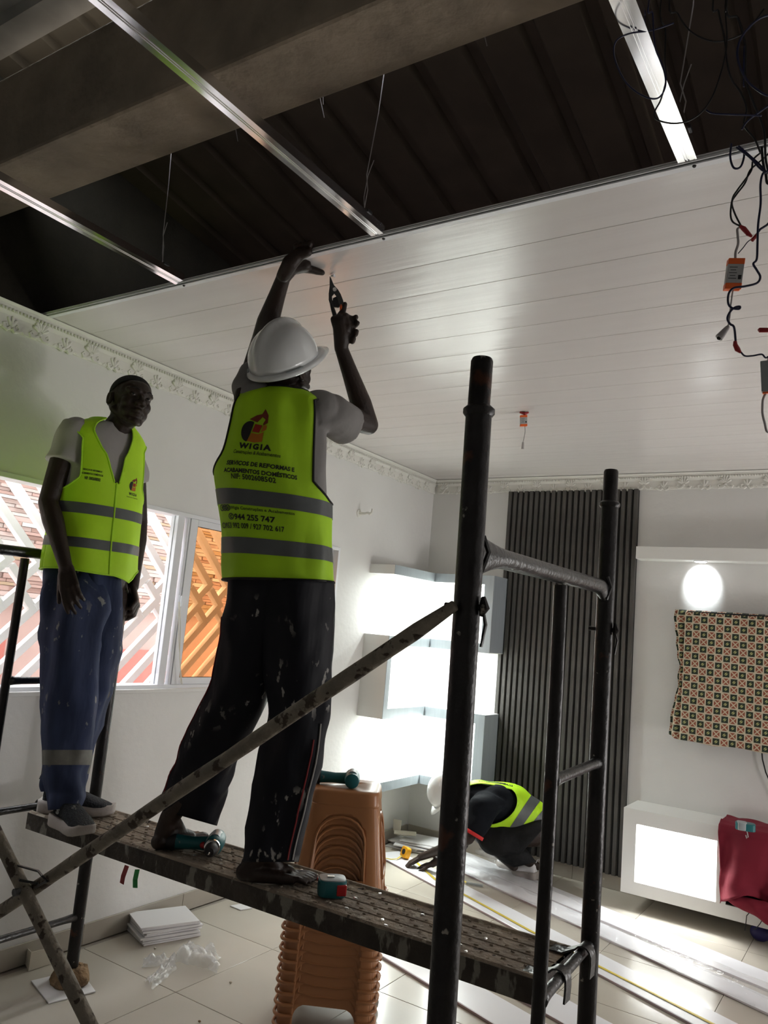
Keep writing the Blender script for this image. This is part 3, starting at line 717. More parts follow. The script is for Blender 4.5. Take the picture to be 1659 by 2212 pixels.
mb = MB(); mb.tube([(-1.745, 1.205, .855), (-1.745, 1.285, .855)], .009, 10); obj('bolt', mb, 'weld', cbk)
mb = MB(); mb.tube([V((-1.71, 1.235, .868)), PY(102, 1903, 1.21), PY(92, 1893, 1.21), PY(83, 1882, 1.225), V((-1.79, 1.235, .90))], .003, 6)
mb.tube([(-1.77, 1.23, .875), (-1.74, 1.213, .882), (-1.70, 1.235, .880)], .003, 6); tag(obj('wire_tie', mb, 'cableb'), 'short black wire twisted around the crossing braces', 'wire')
# ------------------------------------------------ steel scaffold plank
ZP = .728
pk = thing('scaffold_plank', (-1.76, 2.08, ZP), 'rusty perforated steel scaffold plank the two workers stand on', 'plank')
PX0, PX1, PY0, PY1 = -2.80, -.745, 1.945, 2.215
def py0(x): return PY0 + (x + 2.8) / 2.05 * .045
prof = [(0, -.052), (0, -.004), (.006, .003), (.014, .003), (.020, -.004), (.072, -.004), (.075, -.008), (.079, -.008), (.082, -.004), (.132, -.004), (.135, -.008), (.139, -.008), (.142, -.004), (.194, -.004), (.197, -.008), (.201, -.008), (.204, -.004), (.250, -.004), (.256, .003), (.264, .003), (.270, -.004), (.270, -.052),
        (.268, -.052), (.268, -.010), (.002, -.010), (.002, -.052)]
mb = MB(); mb.rings([[V((x, py0(x) + p[0], ZP + p[1])) for p in prof] for x in lin(PX0, PX1, 8)]); obj('deck', mb, 'plank', pk)
for s in (0, 1):
    mb = MB()
    for i in range(8):
        xa, xb = lin(PX0, PX1, 8)[i:i + 2]
        for (xx) in (0,):
            ya, yb = py0(xa) + s * .272 - (.003 if s == 0 else 0), py0(xb) + s * .272 - (.003 if s == 0 else 0)
            mb.add([(xa, ya, ZP - .062), (xb, yb, ZP - .062), (xb, yb, ZP - .003), (xa, ya, ZP - .003), (xa, ya + .003, ZP - .062), (xb, yb + .003, ZP - .062), (xb, yb + .003, ZP - .003), (xa, ya + .003, ZP - .003)],
                   [(0, 1, 2, 3), (7, 6, 5, 4), (0, 4, 5, 1), (3, 2, 6, 7), (0, 3, 7, 4), (1, 5, 6, 2)])
    obj('side_rail', mb, 'plankside', pk)
mb = MB(); bm2 = MB(); r3 = random.Random(5); n = 0
for row in range(8):
    yy = .030 + .0302 * row
    if min(abs(yy - g) for g in (.077, .137, .199)) < .008: yy += .010
    for i in range(33):
        x = PX0 + .05 + i * .062 + (.031 if row % 2 else 0)
        if x > PX1 - .03: continue
        c = V((x, py0(x) + yy, ZP - .0035)); L = .0075
        rot = M.Rotation(rad(r3.choice((20, 70, 160)) if row % 2 else r3.choice((75, 15))), 3, 'Z'); e = rot @ V((1, 0, 0)); f = rot @ V((0, 1, 0))
        tgt = bm2 if r3.random() < .09 else mb
        tgt.rings([[c + e * (cos(a) * L) + f * (sin(a) * .0034) for a in lin(0, 2 * pi, 8)[:-1]], [c + e * (cos(a) * L * .7) + f * (sin(a) * .0018) + V((0, 0, .0034)) for a in lin(0, 2 * pi, 8)[:-1]]]); n += 1
obj('tread_dimple', mb, 'plank', pk, kind='stuff'); obj('worn_tread_dimple', bm2, 'bright', pk, kind='stuff')
for xs, sg in ((PX1, 1), (PX0, -1)):
    mb = MB(); mb.bb(xs - .004 if sg > 0 else xs, xs if sg > 0 else xs + .004, PY0 + .045 * (sg > 0), PY1 + .045 * (sg > 0), ZP - .05, ZP - .004); obj('end_plate', mb, 'plankside', pk)
    for yy in (PY0 + .045 + .035, PY0 + .045 + .225):
        xb = -.70 if sg > 0 else -2.833; mb = MB(); R = []
        P = [(xs - sg * .045, ZP - .001), (xs - sg * .010, ZP + .000)] + [(xb + sg * cos(rad(a)) * .0225, .735 + sin(rad(a)) * .0225) for a in (150, 120, 90, 60, 30, 5)] + [(xb + sg * .0235, .72), (xb + sg * .0225, .70), (xb + sg * .0215, .684)]
        for i, p in enumerate(P):
            q = P[min(i + 1, len(P) - 1)]; o = P[max(i - 1, 0)]; tx, tz = q[0] - o[0], q[1] - o[1]; l = math.hypot(tx, tz); nx_, nz_ = -tz / l * .0025, tx / l * .0025
            w = .019 if i > 1 else .024
            R.append([V((p[0] + nx_, yy - w, p[1] + nz_)), V((p[0] + nx_, yy + w, p[1] + nz_)), V((p[0] - nx_, yy + w, p[1] - nz_)), V((p[0] - nx_, yy - w, p[1] - nz_))])
        mb.rings(R); obj('hook', mb, 'weld', pk, smooth=True)
# foam-wrapped foot and the boards below it
b = MB(); q = [PZ(67, 2118, .006), PZ(105, 2166, .006), PZ(207, 2141, .006), PZ(172, 2093, .006)]
b.prism([(p.x, p.y) for p in q], (0, 0, 0.001), V((1, 0, 0)), V((0, 1, 0)), V((0, 0, 1)), .005); tag(obj('protective_board', b, 'card', None, bevel=.001), 'white square board laid under the scaffold foot', 'board')
mb = MB(); c = V((-2.833, 2.272, .006)); R = []
for k, (r, z) in enumerate(((.072, 0), (.078, .012), (.070, .035), (.060, .055), (.040, .062), (.027, .058))):
    R.append([c + V((cos(a) * r * (1 + .22 * noise.noise(V((cos(a) * 2, sin(a) * 2, z * 20)))), sin(a) * r * (1 + .22 * noise.noise(V((cos(a) * 2, sin(a) * 2, z * 20 + 3)))), z + .012 * noise.noise(V((cos(a) * 3, sin(a) * 3, k))) * (k > 0))) for a in lin(0, 2 * pi, 22)[:-1]])
mb.rings(R); tag(obj('foam_wad', mb, 'foam', None, smooth='all'), 'crumpled tan foam wad around the foot of the scaffold post', 'foam')
for (nm, mt, pts) in (('red_ribbon', 'redr', ((268, 1880), (266, 1893), (263, 1909))), ('green_ribbon', 'green', ((291, 1884), (292, 1900), (292, 1918)))):
    mb = MB(); P = [PY(p[0], p[1], 1.925) for p in pts]; P[0] = V((P[0].x, 1.935, ZP - .058)); mb.tube(P, .011 if nm[0] == 'r' else .012, 4, flat=.06, up=(0, 1, 0))
    tag(obj(nm, mb, mt), ('reddish' if nm[0] == 'r' else 'bright green') + ' plastic ribbon end hanging under the scaffold plank', 'ribbon')

# ================================================================= STOOLS
SX, SY = -1.93, 2.83
srot = M.Rotation(rad(30), 3, 'Z')
def stool_parts():
    t = thing('plastic_stool', (SX, SY, 0), 'x', 'stool', 'stack of brown plastic stools')
    H = .45; base = V((SX, SY, 0))
    def ring(v, c, a): return (v, base + V((0, 0, c)), srot @ V((a, 0, 0)), srot @ V((0, a, 0)))
    S = Surf([ring(0, 0, .190), ring(.10, .10, .1775), ring(.30, .30, .152), ring(.395, .395, .1395)], ex=7)
    # openings on each of the four sides: arched window and a low cut-out between the legs
    def side(t_):
        q = (t_ % 90 + 90) % 90; return q - 45 if False else ((t_ + 45) % 90) - 45
    def xpos(t_, v): a = S.frame(v)[1].length; s_ = side(t_); return math.copysign(abs(sin(rad(s_))) ** (2 / 7) * a, s_) if abs(s_) > .001 else 0
    def win_(t_, v):
        x = abs(xpos(t_, v)); w = .094 + (.350 - v) * .06; zt = .350; zb = .125; r = .080
        if v > zt - r: d = math.hypot(max(0, x - (w - r)), v - (zt - r)) - r
        else: d = max(x - w, zb - v)
        return d
    def cut(t_, v):
        x = abs(xpos(t_, v)); w = .118; zt = .088; r = .04
        if v > zt - r: return math.hypot(max(0, x - (w - r)), v - (zt - r)) - r
        return x - w
    ts = []
    for q in range(4): ts += [q * 90 - 45 + k for k in (0, 3, 8, 18, 30, 38, 41, 43, 44, 44.5, 44.8, 45, 45.2, 45.5, 46, 47, 49, 52, 60, 72, 82, 87)]
    ts.append(315); vs = lin(0, .395, 40)
    mb = clip(S, ts, vs, (lambda a, b: win_(a, b), lambda a, b: cut(a, b)))
    obj('leg_shell', mb, 'stool', t, smooth=True, solid=.003, fix=False)
    S2 = Surf([ring(0, .392, .139), ring(.01, .400, .142), ring(.045, .438, .137), ring(.052, .447, .132), ring(.055, .45, .122), ring(.057, .449, .06), ring(.058, .449, .002)], ex=6)
    mb = clip(S2, lin(-180, 180, 64), lin(0, .058, 16)); obj('seat', mb, 'stool', t, smooth='all', solid=.003, fix=False)
    for q in range(4):
        R4 = srot @ M.Rotation(rad(90 * q), 3, 'Z'); mb = MB(); pts = []
        def P(x, z, o=.003): a = S.frame(z)[1].length; return base + R4 @ V((a + o, x, 0)) + V((0, 0, z))
        for z in (.125, .2, .262): pts.append(P(-(.094 + (.350 - z) * .06), z))
        for a in lin(170, 10, 8): pts.append(P(cos(rad(a)) * .097, .268 + sin(rad(a)) * .084))
        for z in (.262, .2, .125): pts.append(P(.094 + (.350 - z) * .06, z))
        pts += [P(.045, .118), P(-.045, .118)]
        mb.tube(pts, .0055, 6, closed=True); obj('arch_rib', mb, 'stool', t, smooth=True)
        R5 = srot @ M.Rotation(rad(90 * q + 45), 3, 'Z')
        mb = MB()
        for z, r in ((.004, .0065),):
            pts = [base + srot @ (M.Rotation(rad(90 * q), 3, 'Z') @ V((.193, .120, 0))) + V((0, 0, z))]
            for a in lin(0, 90, 6): pts.append(base + srot @ (M.Rotation(rad(90 * q), 3, 'Z') @ V((.155 + .040 * cos(rad(a)), .155 + .040 * sin(rad(a)), 0))) + V((0, 0, z)))
            pts.append(base + srot @ (M.Rotation(rad(90 * q), 3, 'Z') @ V((.120, .193, 0))) + V((0, 0, z)))
            mb.tube(pts, r, 8)
        obj('foot_rim', mb, 'stool', t, smooth=True)
    return t
ORD = ['', 'first', 'second', 'third', 'fourth', 'fifth', 'sixth', 'seventh']
st = stool_parts(); NS = 12
for k in range(NS):
    o = st if k == NS - 1 else dup(st, None)
    o.location = (SX, SY, .0095 + .0385 * k)
    o['label'] = ('brown plastic stool on top of the stack, carrying a cordless drill' if k == NS - 1 else 'brown plastic stool at the very bottom of the stack' if k == 0 else 'brown plastic stool, %s from the bottom of the stack' % ORD[k + 1] if k < 6 else 'brown plastic stool, %s from the top of the stack' % ORD[NS - k])
ST = .0095 + .0385 * (NS - 1) + .45

# ================================================================= TOOLS
def drill(loc, rz, label, k, fl=1):
    """cordless drill lying on its side: battery -x, head +x with chuck toward -y"""
    t = thing('cordless_drill', loc, label, 'drill', 'teal cordless drills'); R = M.Rotation(rad(rz), 3, 'Z'); L = V(loc)
    P = lambda x, y, z: L + R @ V((x, y * fl, z))
    def rr(pts, mt, name, parent, n=14, flat=1, **kw):
        mb = MB(); mb.tube([P(*p[:3]) for p in pts], [p[3] for p in pts], n, flat=flat, up=(0, 0, 1)); return obj(name, mb, mt, parent, smooth=True, **kw)
    rr([(-.125, 0, .030, .022), (-.120, 0, .030, .029), (-.085, 0, .030, .029), (-.080, 0, .030, .026)], 'tblack', 'battery', t)
    rr([(-.082, 0, .030, .026), (-.070, 0, .030, .024), (-.02, 0, .030, .021), (.02, 0, .031, .023), (.04, 0, .032, .026)], 'teal', 'grip', t)
    mb = MB(); mb.capsule(P(.015, -.020, .030), P(.030, -.022, .030), .011, .012); obj('trigger', mb, 'tred', t, smooth=True)
    rr([(.052, .075, .034, .020), (.052, .070, .034, .029), (.052, .02, .034, .033), (.052, -.035, .034, .032), (.052, -.045, .034, .028)], 'teal', 'motor_housing', t, 18)
    mb = MB(); mb.tube([P(.052, .045, .052), P(.052, -.020, .052)], .020, 12, flat=.9); obj('grey_cap', mb, 'tgrey', t, smooth=True)
    rr([(.052, -.045, .034, .024), (.052, -.048, .034, .027), (.052, -.062, .034, .027), (.052, -.066, .034, .022)], 'chrome', 'clutch_ring', t, 20)
    c = rr([(.052, -.066, .034, .022), (.052, -.072, .034, .0225), (.052, -.098, .034, .020), (.052, -.108, .034, .013)], 'tblack', 'chuck', t, 20)
    rr([(.052, -.108, .034, .005), (.052, -.125, .034, .0045), (.052, -.135, .034, .002)], 'chrome', 'driver_bit', c, 8)
    return t
a = PZ(385, 1828, ZP + .03); 
drill((-2.020, 2.085, ZP - .002), 36, 'teal cordless drill lying on the plank between the two bare feet', 1)
drill((SX - .015, SY - .045, ST - .001), 34, 'paint-specked teal cordless drill lying on top of the stool stack', 2, -1)
def rbox(mb, c, ex, ey, ez, hx, hy, hz, r=.25, mi=0):   # superellipse slab, ez up
    R = []
    for z, s in ((-1, .93), (-.86, 1), (.86, 1), (1, .93)):
        R.append([c + ex * (math.copysign(abs(cos(a)) ** (2 / 4), cos(a)) * hx * s) + ey * (math.copysign(abs(sin(a)) ** (2 / 4), sin(a)) * hy * s) + ez * hz * z for a in lin(0, 2 * pi, 28)[:-1]])
    mb.rings(R, True, mi)
tp = PZ(716, 1925, ZP + .01); ex = V((cos(rad(42)), sin(rad(42)), 0)); ey = V((-ex.y, ex.x, 0)); ez = V((0, 0, 1))
tm = thing('tape_measure', (tp.x, tp.y, ZP), 'teal and red tape measure lying on the plank by the toes', 'tape measure')
c0 = V((tp.x, tp.y, ZP + .024))
mb = MB(); rbox(mb, c0, ex, ey, ez, .043, .038, .0235); obj('case', mb, 'teal', tm, smooth=True)
mb = MB(); rbox(mb, c0 + ez * .021, ex, ey, ez, .040, .035, .006); obj('grey_cover', mb, 'tgrey', tm, smooth=True)
mb = MB(); mb.box(c0 - ey * .030 + ex * .026 + ez * .0, (.030, .020, .032), M((ex, ey, ez)).transposed()); obj('brake_button', mb, 'tred', tm, bevel=.003)
mb = MB(); mb.box(c0 + ez * .0285 - ex * .006, (.022, .012, .004), M((ex, ey, ez)).transposed()); obj('belt_clip', mb, 'bright', tm, bevel=.001)
mb = MB(); a = PZ(682, 1893, ZP + .006); b_ = PZ(693, 1905, ZP + .006); mb.tube([a, b_], .006, 6, flat=.5); tag(obj('red_marker', mb, 'tred'), 'small red stick of crayon between the toes and the tape measure', 'crayon')
# small tape measure on the crimson cloth
q = PZ(1610, 1788, .615); ex = V((.97, .2, 0)).normalized(); ey = V((-ex.y, ex.x, 0))
tg = thing('tape_measure', (q.x, q.y, .600), 'grey-green tape measure with wrist loop lying on the crimson cloth', 'tape measure')
mb = MB(); rbox(mb, V((q.x, q.y, .622)), ex, ey, ez, .052, .036, .020); obj('case', mb, 'teal', tg, smooth=True)
mb = MB(); rbox(mb, V((q.x, q.y, .624)) - ex * .018 - ey * .003, ex, ey, ez, .026, .036, .021); obj('grey_cover', mb, 'tgrey', tg, smooth=True)
mb = MB(); mb.tube([PY(1608, 1789, 5.06), PY(1614, 1797, 5.055), PY(1616, 1808, 5.05), PY(1613, 1811, 5.05), PY(1611, 1804, 5.05)], .003, 6); obj('wrist_loop', mb, 'cablew', tg)
# yellow tape measure and its drawn-out blade on the floor plank
q = PZ(876, 1848, .03); ex = V((.86, -.5, 0)).normalized(); ey = V((-ex.y, ex.x, 0))
ty = thing('tape_measure', (q.x, q.y, .012), 'yellow tape measure with its blade drawn out along the floor plank', 'tape measure')
mb = MB(); nrm = V((-.45, -.85, .3)).normalized(); tx = nrm.cross(ez).normalized(); tz = tx.cross(nrm)
rbox(mb, V((q.x, q.y, .050)), tx, tz, nrm, .038, .036, .018); obj('case', mb, 'yel', ty, smooth=True)
mb = MB(); mb.tube([V((q.x, q.y, .052)) + nrm * .018, V((q.x, q.y, .052)) + nrm * .0195], .018, 16); obj('face_disc', mb, 'tblack', ty)
mb = MB(); P = [PZ(*p, .014) for p in ((893, 1856), (940, 1899), (1010, 1936), (1145, 2010), (1300, 2090), (1420, 2150), (1560, 2222))]
mb.tube(P, .010, 4, flat=.12, up=(0, 0, 1)); obj('blade', mb, 'blade', ty)
mb = MB(); mb.tube([PZ(868, 1848, .03), PZ(858, 1855, .02), PZ(845, 1856, .013), PZ(828, 1853, .0125)], .006, 4, flat=.15); obj('blade_end', mb, 'blade', ty)
# utility knife
kn = thing('utility_knife', tuple(PZ(1022, 1909, .002)), 'grey utility knife on the tiles between the floor planks', 'knife')
a, b = PZ(1008, 1907, .011), PZ(1043, 1913, .011); mb = MB(); mb.tube([a, b], [.010, .011], 8, flat=.7); obj('handle', mb, 'tgrey', kn)
mb = MB(); mb.tube([PZ(998, 1899, .011), a], [.004, .008], 6, flat=.3); obj('knife_blade', mb, 'blade', kn)

# ================================================================= ON THE FLOOR
def strip(name, p0, ang, L, w, z0, th, mt, n=1):
    e = V((cos(rad(ang)), sin(rad(ang)), 0)); f = V((-e.y, e.x, 0)); p0 = V((p0[0], p0[1], z0)); mb = MB()
    prof = [(0, 0), (w, 0), (w, th), (w * .96, th * 1.0), (w * .5, th * 1.08), (w * .04, th), (0, th * .7)]
    mb.rings([[p0 + e * s + f * q[0] + V((0, 0, q[1])) for q in prof] for s in (0, L)])
    o = obj(name, mb, mt); g = MB()
    for q in (-.0008, w): g.rings([[p0 + e * s + f * (q + k) + V((0, 0, z)) for k, z in ((0, .0005), (.0008, .0005), (.0008, th), (0, th))] for s in (.001, L - .001)])
    obj('tinted_edge', g, 'pvcedge', o); return o
tag(strip('loose_plank', (-3.0, 4.80), -23.8, 3.4, .20, .001, .010, 'pvcfloor'), 'white ceiling plank on the floor being measured with the yellow tape', 'plank', 'loose white planks on the floor')
tag(strip('loose_plank', (-2.78, 5.205), -18.6, 3.6, .21, .001, .010, 'pvcfloor'), 'white ceiling plank on the floor farthest back, by the crouching worker', 'plank', 'loose white planks on the floor')
tag(strip('loose_plank', (-2.78, 5.205), -18.6, 3.6, .20, .0115, .008, 'pvcfloor'), 'x', 'plank') if False else None
tag(strip('loose_plank', (-2.45, 3.545), -18, 2.6, .20, .001, .010, 'pvcfloor'), 'white ceiling plank on the floor nearest, below the steel scaffold plank', 'plank', 'loose white planks on the floor')
tag(strip('loose_plank', (-2.30, 3.80), -19, 2.6, .19, .001, .010, 'pvcfloor'), 'white ceiling plank on the floor, second from the scaffold', 'plank', 'loose white planks on the floor')
tag(strip('loose_plank', (-2.62, 5.005), -21.5, 3.3, .17, .001, .009, 'pvcfloor'), 'white ceiling plank on the floor wrapped in clear film', 'plank', 'loose white planks on the floor')
# crumpled clear film tube round the wrapped plank
mb = MB(); e = V((cos(rad(-21.5)), sin(rad(-21.5)), 0)); f = V((-e.y, e.x, 0)); p0 = V((-2.62, 5.0, 0)); R = []
for i in range(90):
    s = 3.2 * i / 89; r = []
    for j in range(22):
        a = 2 * pi * j / 22; wob = 1 + .25 * noise.noise(V((s * 5, cos(a) * 2, sin(a) * 2)))
        r.append(p0 + e * s + f * (.09 + cos(a) * .135 * wob) + V((0, 0, .038 + sin(a) * .034 * wob + .004 * noise.noise(V((s * 20, a * 3, 0))))))
    R.append(r)
mb.rings(R, False); tag(obj('clear_film', mb, 'film', None, smooth='all'), 'long crumpled sleeve of clear plastic film on the floor planks', 'plastic film')
def sheetfilm(name, pix, h, mt, seed, label, cat):
    P = [PZ(x, y, 0.004) for x, y in pix]; n = 26; mb = MB(); ids = {}
    for i in range(n + 1):
        for j in range(n + 1):
            u, v = i / n, j / n; q = P[0].lerp(P[1], u).lerp(P[3].lerp(P[2], u), v)
            w = min(1, 6 * u * (1 - u) + .2) * min(1, 6 * v * (1 - v) + .2)
            hz = h * w * (.5 + .5 * abs(noise.noise(V((u * 4 + seed, v * 3, 0)))) * 2 + .5 * abs(noise.noise(V((u * 11 + seed, v * 9, 3)))) )
            q = q + V((.02 * noise.noise(V((u * 5, v * 5, seed))), .02 * noise.noise(V((u * 5, v * 5, seed + 9))), hz)); ids[i, j] = len(mb.v); mb.v.append(q)
    for i in range(n):
        for j in range(n): mb.f.append((ids[i, j], ids[i + 1, j], ids[i + 1, j + 1], ids[i, j + 1])); mb.m.append(0)
    return tag(obj(name, mb, mt, None, smooth='all', fix=False), label, cat)
sheetfilm('clear_wrapper', [(985, 1822), (1035, 1842), (1110, 1876), (1070, 1868)], .05, 'film', 2, 'clear plastic wrapper bunched up beside the crouching worker', 'plastic film')
bag = sheetfilm('plastic_bag', [(372, 2080), (395, 2052), (474, 2068), (470, 2104)], .055, 'film2', 5, 'crumpled clear plastic bag on the tiles beside the stack of boards', 'plastic bag')
mb = MB(); ids = {}
for (pix, seed) in (([(306, 2090), (312, 2076), (380, 2068), (378, 2086)], 3), ([(310, 2122), (330, 2138), (382, 2092), (368, 2076)], 8)):
    P = [PZ(x, y, .004) for x, y in pix]; n = 14; k = len(mb.v)
    for i in range(n + 1):
        for j in range(n + 1):
            u, v = i / n, j / n; q = P[0].lerp(P[1], v).lerp(P[3].lerp(P[2], v), u)
            mb.v.append(q + V((.008 * noise.noise(V((u * 8, v * 8, seed))), .008 * noise.noise(V((u * 6, v * 6, seed))), .035 * (sin(v * pi)) * (.6 + noise.noise(V((u * 6, v * 6, seed + 4)))))))
    for i in range(n):
        for j in range(n): a = k + i * (n + 1) + j; mb.f.append((a, a + n + 1, a + n + 2, a + 1)); mb.m.append(0)
bag_tail = obj('bag_handle', mb, 'film2', bag, smooth='all', fix=False)
# neat stack of white boards by the wall
r4 = random.Random(11); P = [PZ(270, 2010, 0), PZ(335, 2043, 0), PZ(417, 2019, 0)]; c0 = V((-2.962, 2.885, 0))
ea = V((.93, -.36, 0)).normalized(); eb = V((-ea.y, ea.x, 0))
for k in range(9):
    mb = MB(); o = c0 + ea * r4.uniform(-.008, .008) + eb * r4.uniform(-.012, .012) + V((0, 0, .0045 + .0085 * k)); a = rad(r4.uniform(-3, 3)); R = M((ea, eb, V((0, 0, 1)))).transposed() @ M.Rotation(a, 3, 'Z')
    mb.box(o, (.21, .285, .0072), R)
    b = obj('cut_board', mb, 'card', None, bevel=.0008)
    tag(b, 'white offcut board on top of the neat stack by the skirting' if k == 8 else 'white offcut board at the bottom of the neat stack by the skirting' if k == 0 else 'white offcut board %s from the bottom of the neat stack by the skirting' % ORD[k + 1] if k < 5 else 'white offcut board %s from the top of the neat stack by the skirting' % ORD[9 - k], 'board', 'neat stack of white offcuts')
# second heap of boards in the far corner
for k, (x, y, a) in enumerate(((-2.93, 5.18, 8), (-2.96, 5.22, -14), (-2.87, 5.17, 20), (-2.90, 5.20, 4), (-2.84, 5.22, 12))):
    mb = MB(); mb.box((x, y, .006 + .013 * k), (.32, .24, .009), M.Rotation(rad(a), 3, 'Z') @ M.Rotation(rad((k % 3 - 1) * 1.5), 3, 'Y'))
    tag(obj('cut_board', mb, 'card', None, bevel=.001), 'loose white offcut board, %s in the untidy heap in the far corner' % ('lowest', 'second from the bottom', 'middle one', 'second from the top', 'topmost')[k], 'board', 'untidy heap of offcuts in the corner')
mb = MB(); mb.tube([(-3.04, 5.10, .095), (-2.98, 5.14, .092), (-2.90, 5.17, .10)], [.022, .03, .024], 10, flat=.6); mb.prism([(-.05, 0), (.03, 0), (.04, .09), (-.06, .08)], (-3.03, 5.13, .09), V((.9, -.3, 0)), V((-.2, .3, .9)).normalized(), V((.3, .9, 0)), .003)
tag(obj('torn_paper', mb, 'cream', None, smooth=True), 'crumpled torn paper on the heap of boards in the corner', 'paper')
# folded cream card by the left skirting
a, b_, c, d = PZ(62, 2098, .002), PZ(110, 2082, .002), PZ(108, 2062, .002), PZ(52, 2076, .002)
mb = MB(); up = V((0, 0, .075)); mb.add([a, b_, b_ + up * .9, a + up, d + up * .3, c + up * .5], [(0, 1, 2, 3), (0, 1, 5, 4)]); mb.add([a, a + up, d + up * .75, d], [(0, 1, 2, 3)])
tag(obj('folded_card', mb, 'cream', None, solid=.002, fix=False), 'folded cream cardboard tray standing by the left skirting', 'card')
mb = MB(); q = [PZ(497, 1957, .003), PZ(520, 1966, .003), PZ(545, 1962, .003), PZ(525, 1952, .003)]; mb.prism([(p.x, p.y) for p in q], (0, 0, .001), V((1, 0, 0)), V((0, 1, 0)), V((0, 0, 1)), .004)
tag(obj('cut_board', mb, 'card'), 'single small white offcut on the tiles behind the scaffold plank', 'board')
for i, (x, y) in enumerate(((498, 2122), (431, 2206), (335, 2048), (1030, 2150))):
    mb = MB(); p = PZ(x, y, .004); mb.ell(p, (V((.006, .002, 0)), V((-.001, .004, 0)), V((0, 0, .004))), 7, 5); tag(obj('debris_chip', mb, 'cream' if i % 2 == 0 else 'foam', None), 'tiny crumb of plaster on the floor tiles ' + ('right of the plastic bag', 'at the bottom edge of the picture', 'beside the stack of boards', 'to the right of the stools')[i], 'debris', 'crumbs on the floor')
# crimson cloth over the cabinet
mb = MB(); nx = 60; rows = []
prof = [(5.40, .592), (5.30, .598), (5.20, .596), (5.105, .592), (5.085, .560), (5.082, .50), (5.085, .42), (5.085, .34), (5.09, .27), (5.09, .22)]
prof = [(lambda a, b, s: (a[0] + (b[0] - a[0]) * s, a[1] + (b[1] - a[1]) * s))(prof[i], prof[i + 1], s) for i in range(len(prof) - 1) for s in (0, .25, .5, .75)] + [prof[-1]]
for i in range(nx + 1):
    x = -.862 + 1.3 * i / nx; r = []
    for j, (y, z) in enumerate(prof):
        w = max(0, (j - 11) / 25); top = max(0, 1 - abs(j - 5) / 8)
        sw = (x * 3.9 + .30 * w + .02 * noise.noise(V((x * 5, w * 3, 9))) + 2.95) % 1; fold = .085 * (sin(pi * min(1, sw / .78)) ** .6) - .02 + .012 * sin(x * 33 + 2 * w) + .03 * noise.noise(V((x * 8, w * 3, 0)))
        yy = y - w * (.028 + fold) - .0
        zz = z + top * .028 * abs(noise.noise(V((x * 7 + 2, y * 9, 0)))) * 2
        if j > 24: zz += (j - 24) / 12 * (.10 * noise.noise(V((x * 4.2, 2, 0))) - .02 + .07 * sin(x * 11 + 2.5))
        xx = x + w * .02 * noise.noise(V((x * 9, z * 9, 5))) + (.018 * w if i == 0 else 0)
        r.append(V((xx, yy, zz)))
    rows.append(r)
k = len(prof)
for r in rows: mb.v += r
for i in range(nx):
    for j in range(k - 1): mb.f.append((i * k + j, (i + 1) * k + j, (i + 1) * k + j + 1, i * k + j + 1)); mb.m.append(0)
cl = obj('crimson_cloth', mb, 'cloth', None, smooth='all', solid=.003, fix=False); tag(cl, 'dark red cloth draped in folds over the white cabinet', 'cloth')
mb = MB(); mb.uv = None
S = Surf([(v, V((x, y, z)), V((0, 0, h)), V((0, w, 0))) for v, (x, y, z, h, w) in enumerate(((-.80, 5.055, .225, .02, .012), (-.72, 5.045, .205, .045, .03), (-.60, 5.04, .195, .055, .035), (-.45, 5.04, .165, .05, .035), (-.25, 5.04, .14, .04, .03), (-.1, 5.05, .13, .02, .02)))], fold=folds(.014, 14, 14, 2))
clip(S, lin(-180, 180, 30), lin(0, 5, 50), (), 0, mb); obj('gathered_hem', mb, 'cloth', cl, smooth='all', fix=False)
mb = MB(); q = PY(1642, 2010, 5.15); mb.ell((q.x, 5.16, .045), (V((.055, 0, 0)), V((0, .04, 0)), V((0, 0, .045))), 14, 8); tag(obj('blue_bag', mb, 'navy', None, smooth='all'), 'dark blue bundle on the floor under the cabinet', 'bag')
for kk, (pts) in enumerate((((1625, 1965), (1613, 1978), (1611, 1995), (1609, 2010)), ((1652, 1978), (1642, 1995), (1634, 2005), (1628, 2008)))):
    mb = MB(); mb.tube([PY(x, y, 5.085) for x, y in pts], .0022, 6); tag(obj('thin_cable', mb, 'cableb', None), 'thin dark cable, %s one, hanging over the white cabinet front below the cloth' % ('left', 'right')[kk], 'cable', 'thin cables at the cabinet')

# ================================================================= CABLES AND LED DRIVERS
def cab(name, pts, mt, r, label, group=None, parent=None):
    P = [D(*p) for p in pts]; Q = []
    if pts[0][1] < 0: P.insert(0, P[0] + V((.05, .12, .62)))
    if pts[-1][1] < 0: P.append(P[-1] + V((.03, .10, .62)))
    for k_ in (0, -1):      # ends that leave the picture at the right run up into the roof with the rest of the bundle
        if pts[k_][0] > 1655:
            e = [D(1700 + 3 * (len(pts) % 5), pts[k_][1] - 60, pts[k_][2]), D(1712 + 4 * (len(pts) % 4), pts[k_][1] - 220, pts[k_][2])]; e.append(V((e[-1].x + .02, e[-1].y + .02, 3.4)))
            P = P + e if k_ else list(reversed(e)) + P
    for i in range(len(P) - 1):
        a, b, c, d = P[max(i - 1, 0)], P[i], P[i + 1], P[min(i + 2, len(P) - 1)]
        Q += [cr(a, b, c, d, t / 6) for t in range(6)]
    Q.append(P[-1]); mb = MB(); mb.tube(Q, r * .72, 7); o = obj(name, mb, mt, parent, smooth='all')
    return o if parent else tag(o, label, 'cable', group)
c2 = lambda x, y: (830 + x / 2, y / 2)
def C2(L, d, dd=0): return [(*c2(*p), d + dd * i / max(1, len(L) - 1)) for i, p in enumerate(L)]
G = 'cables looping from the roof'
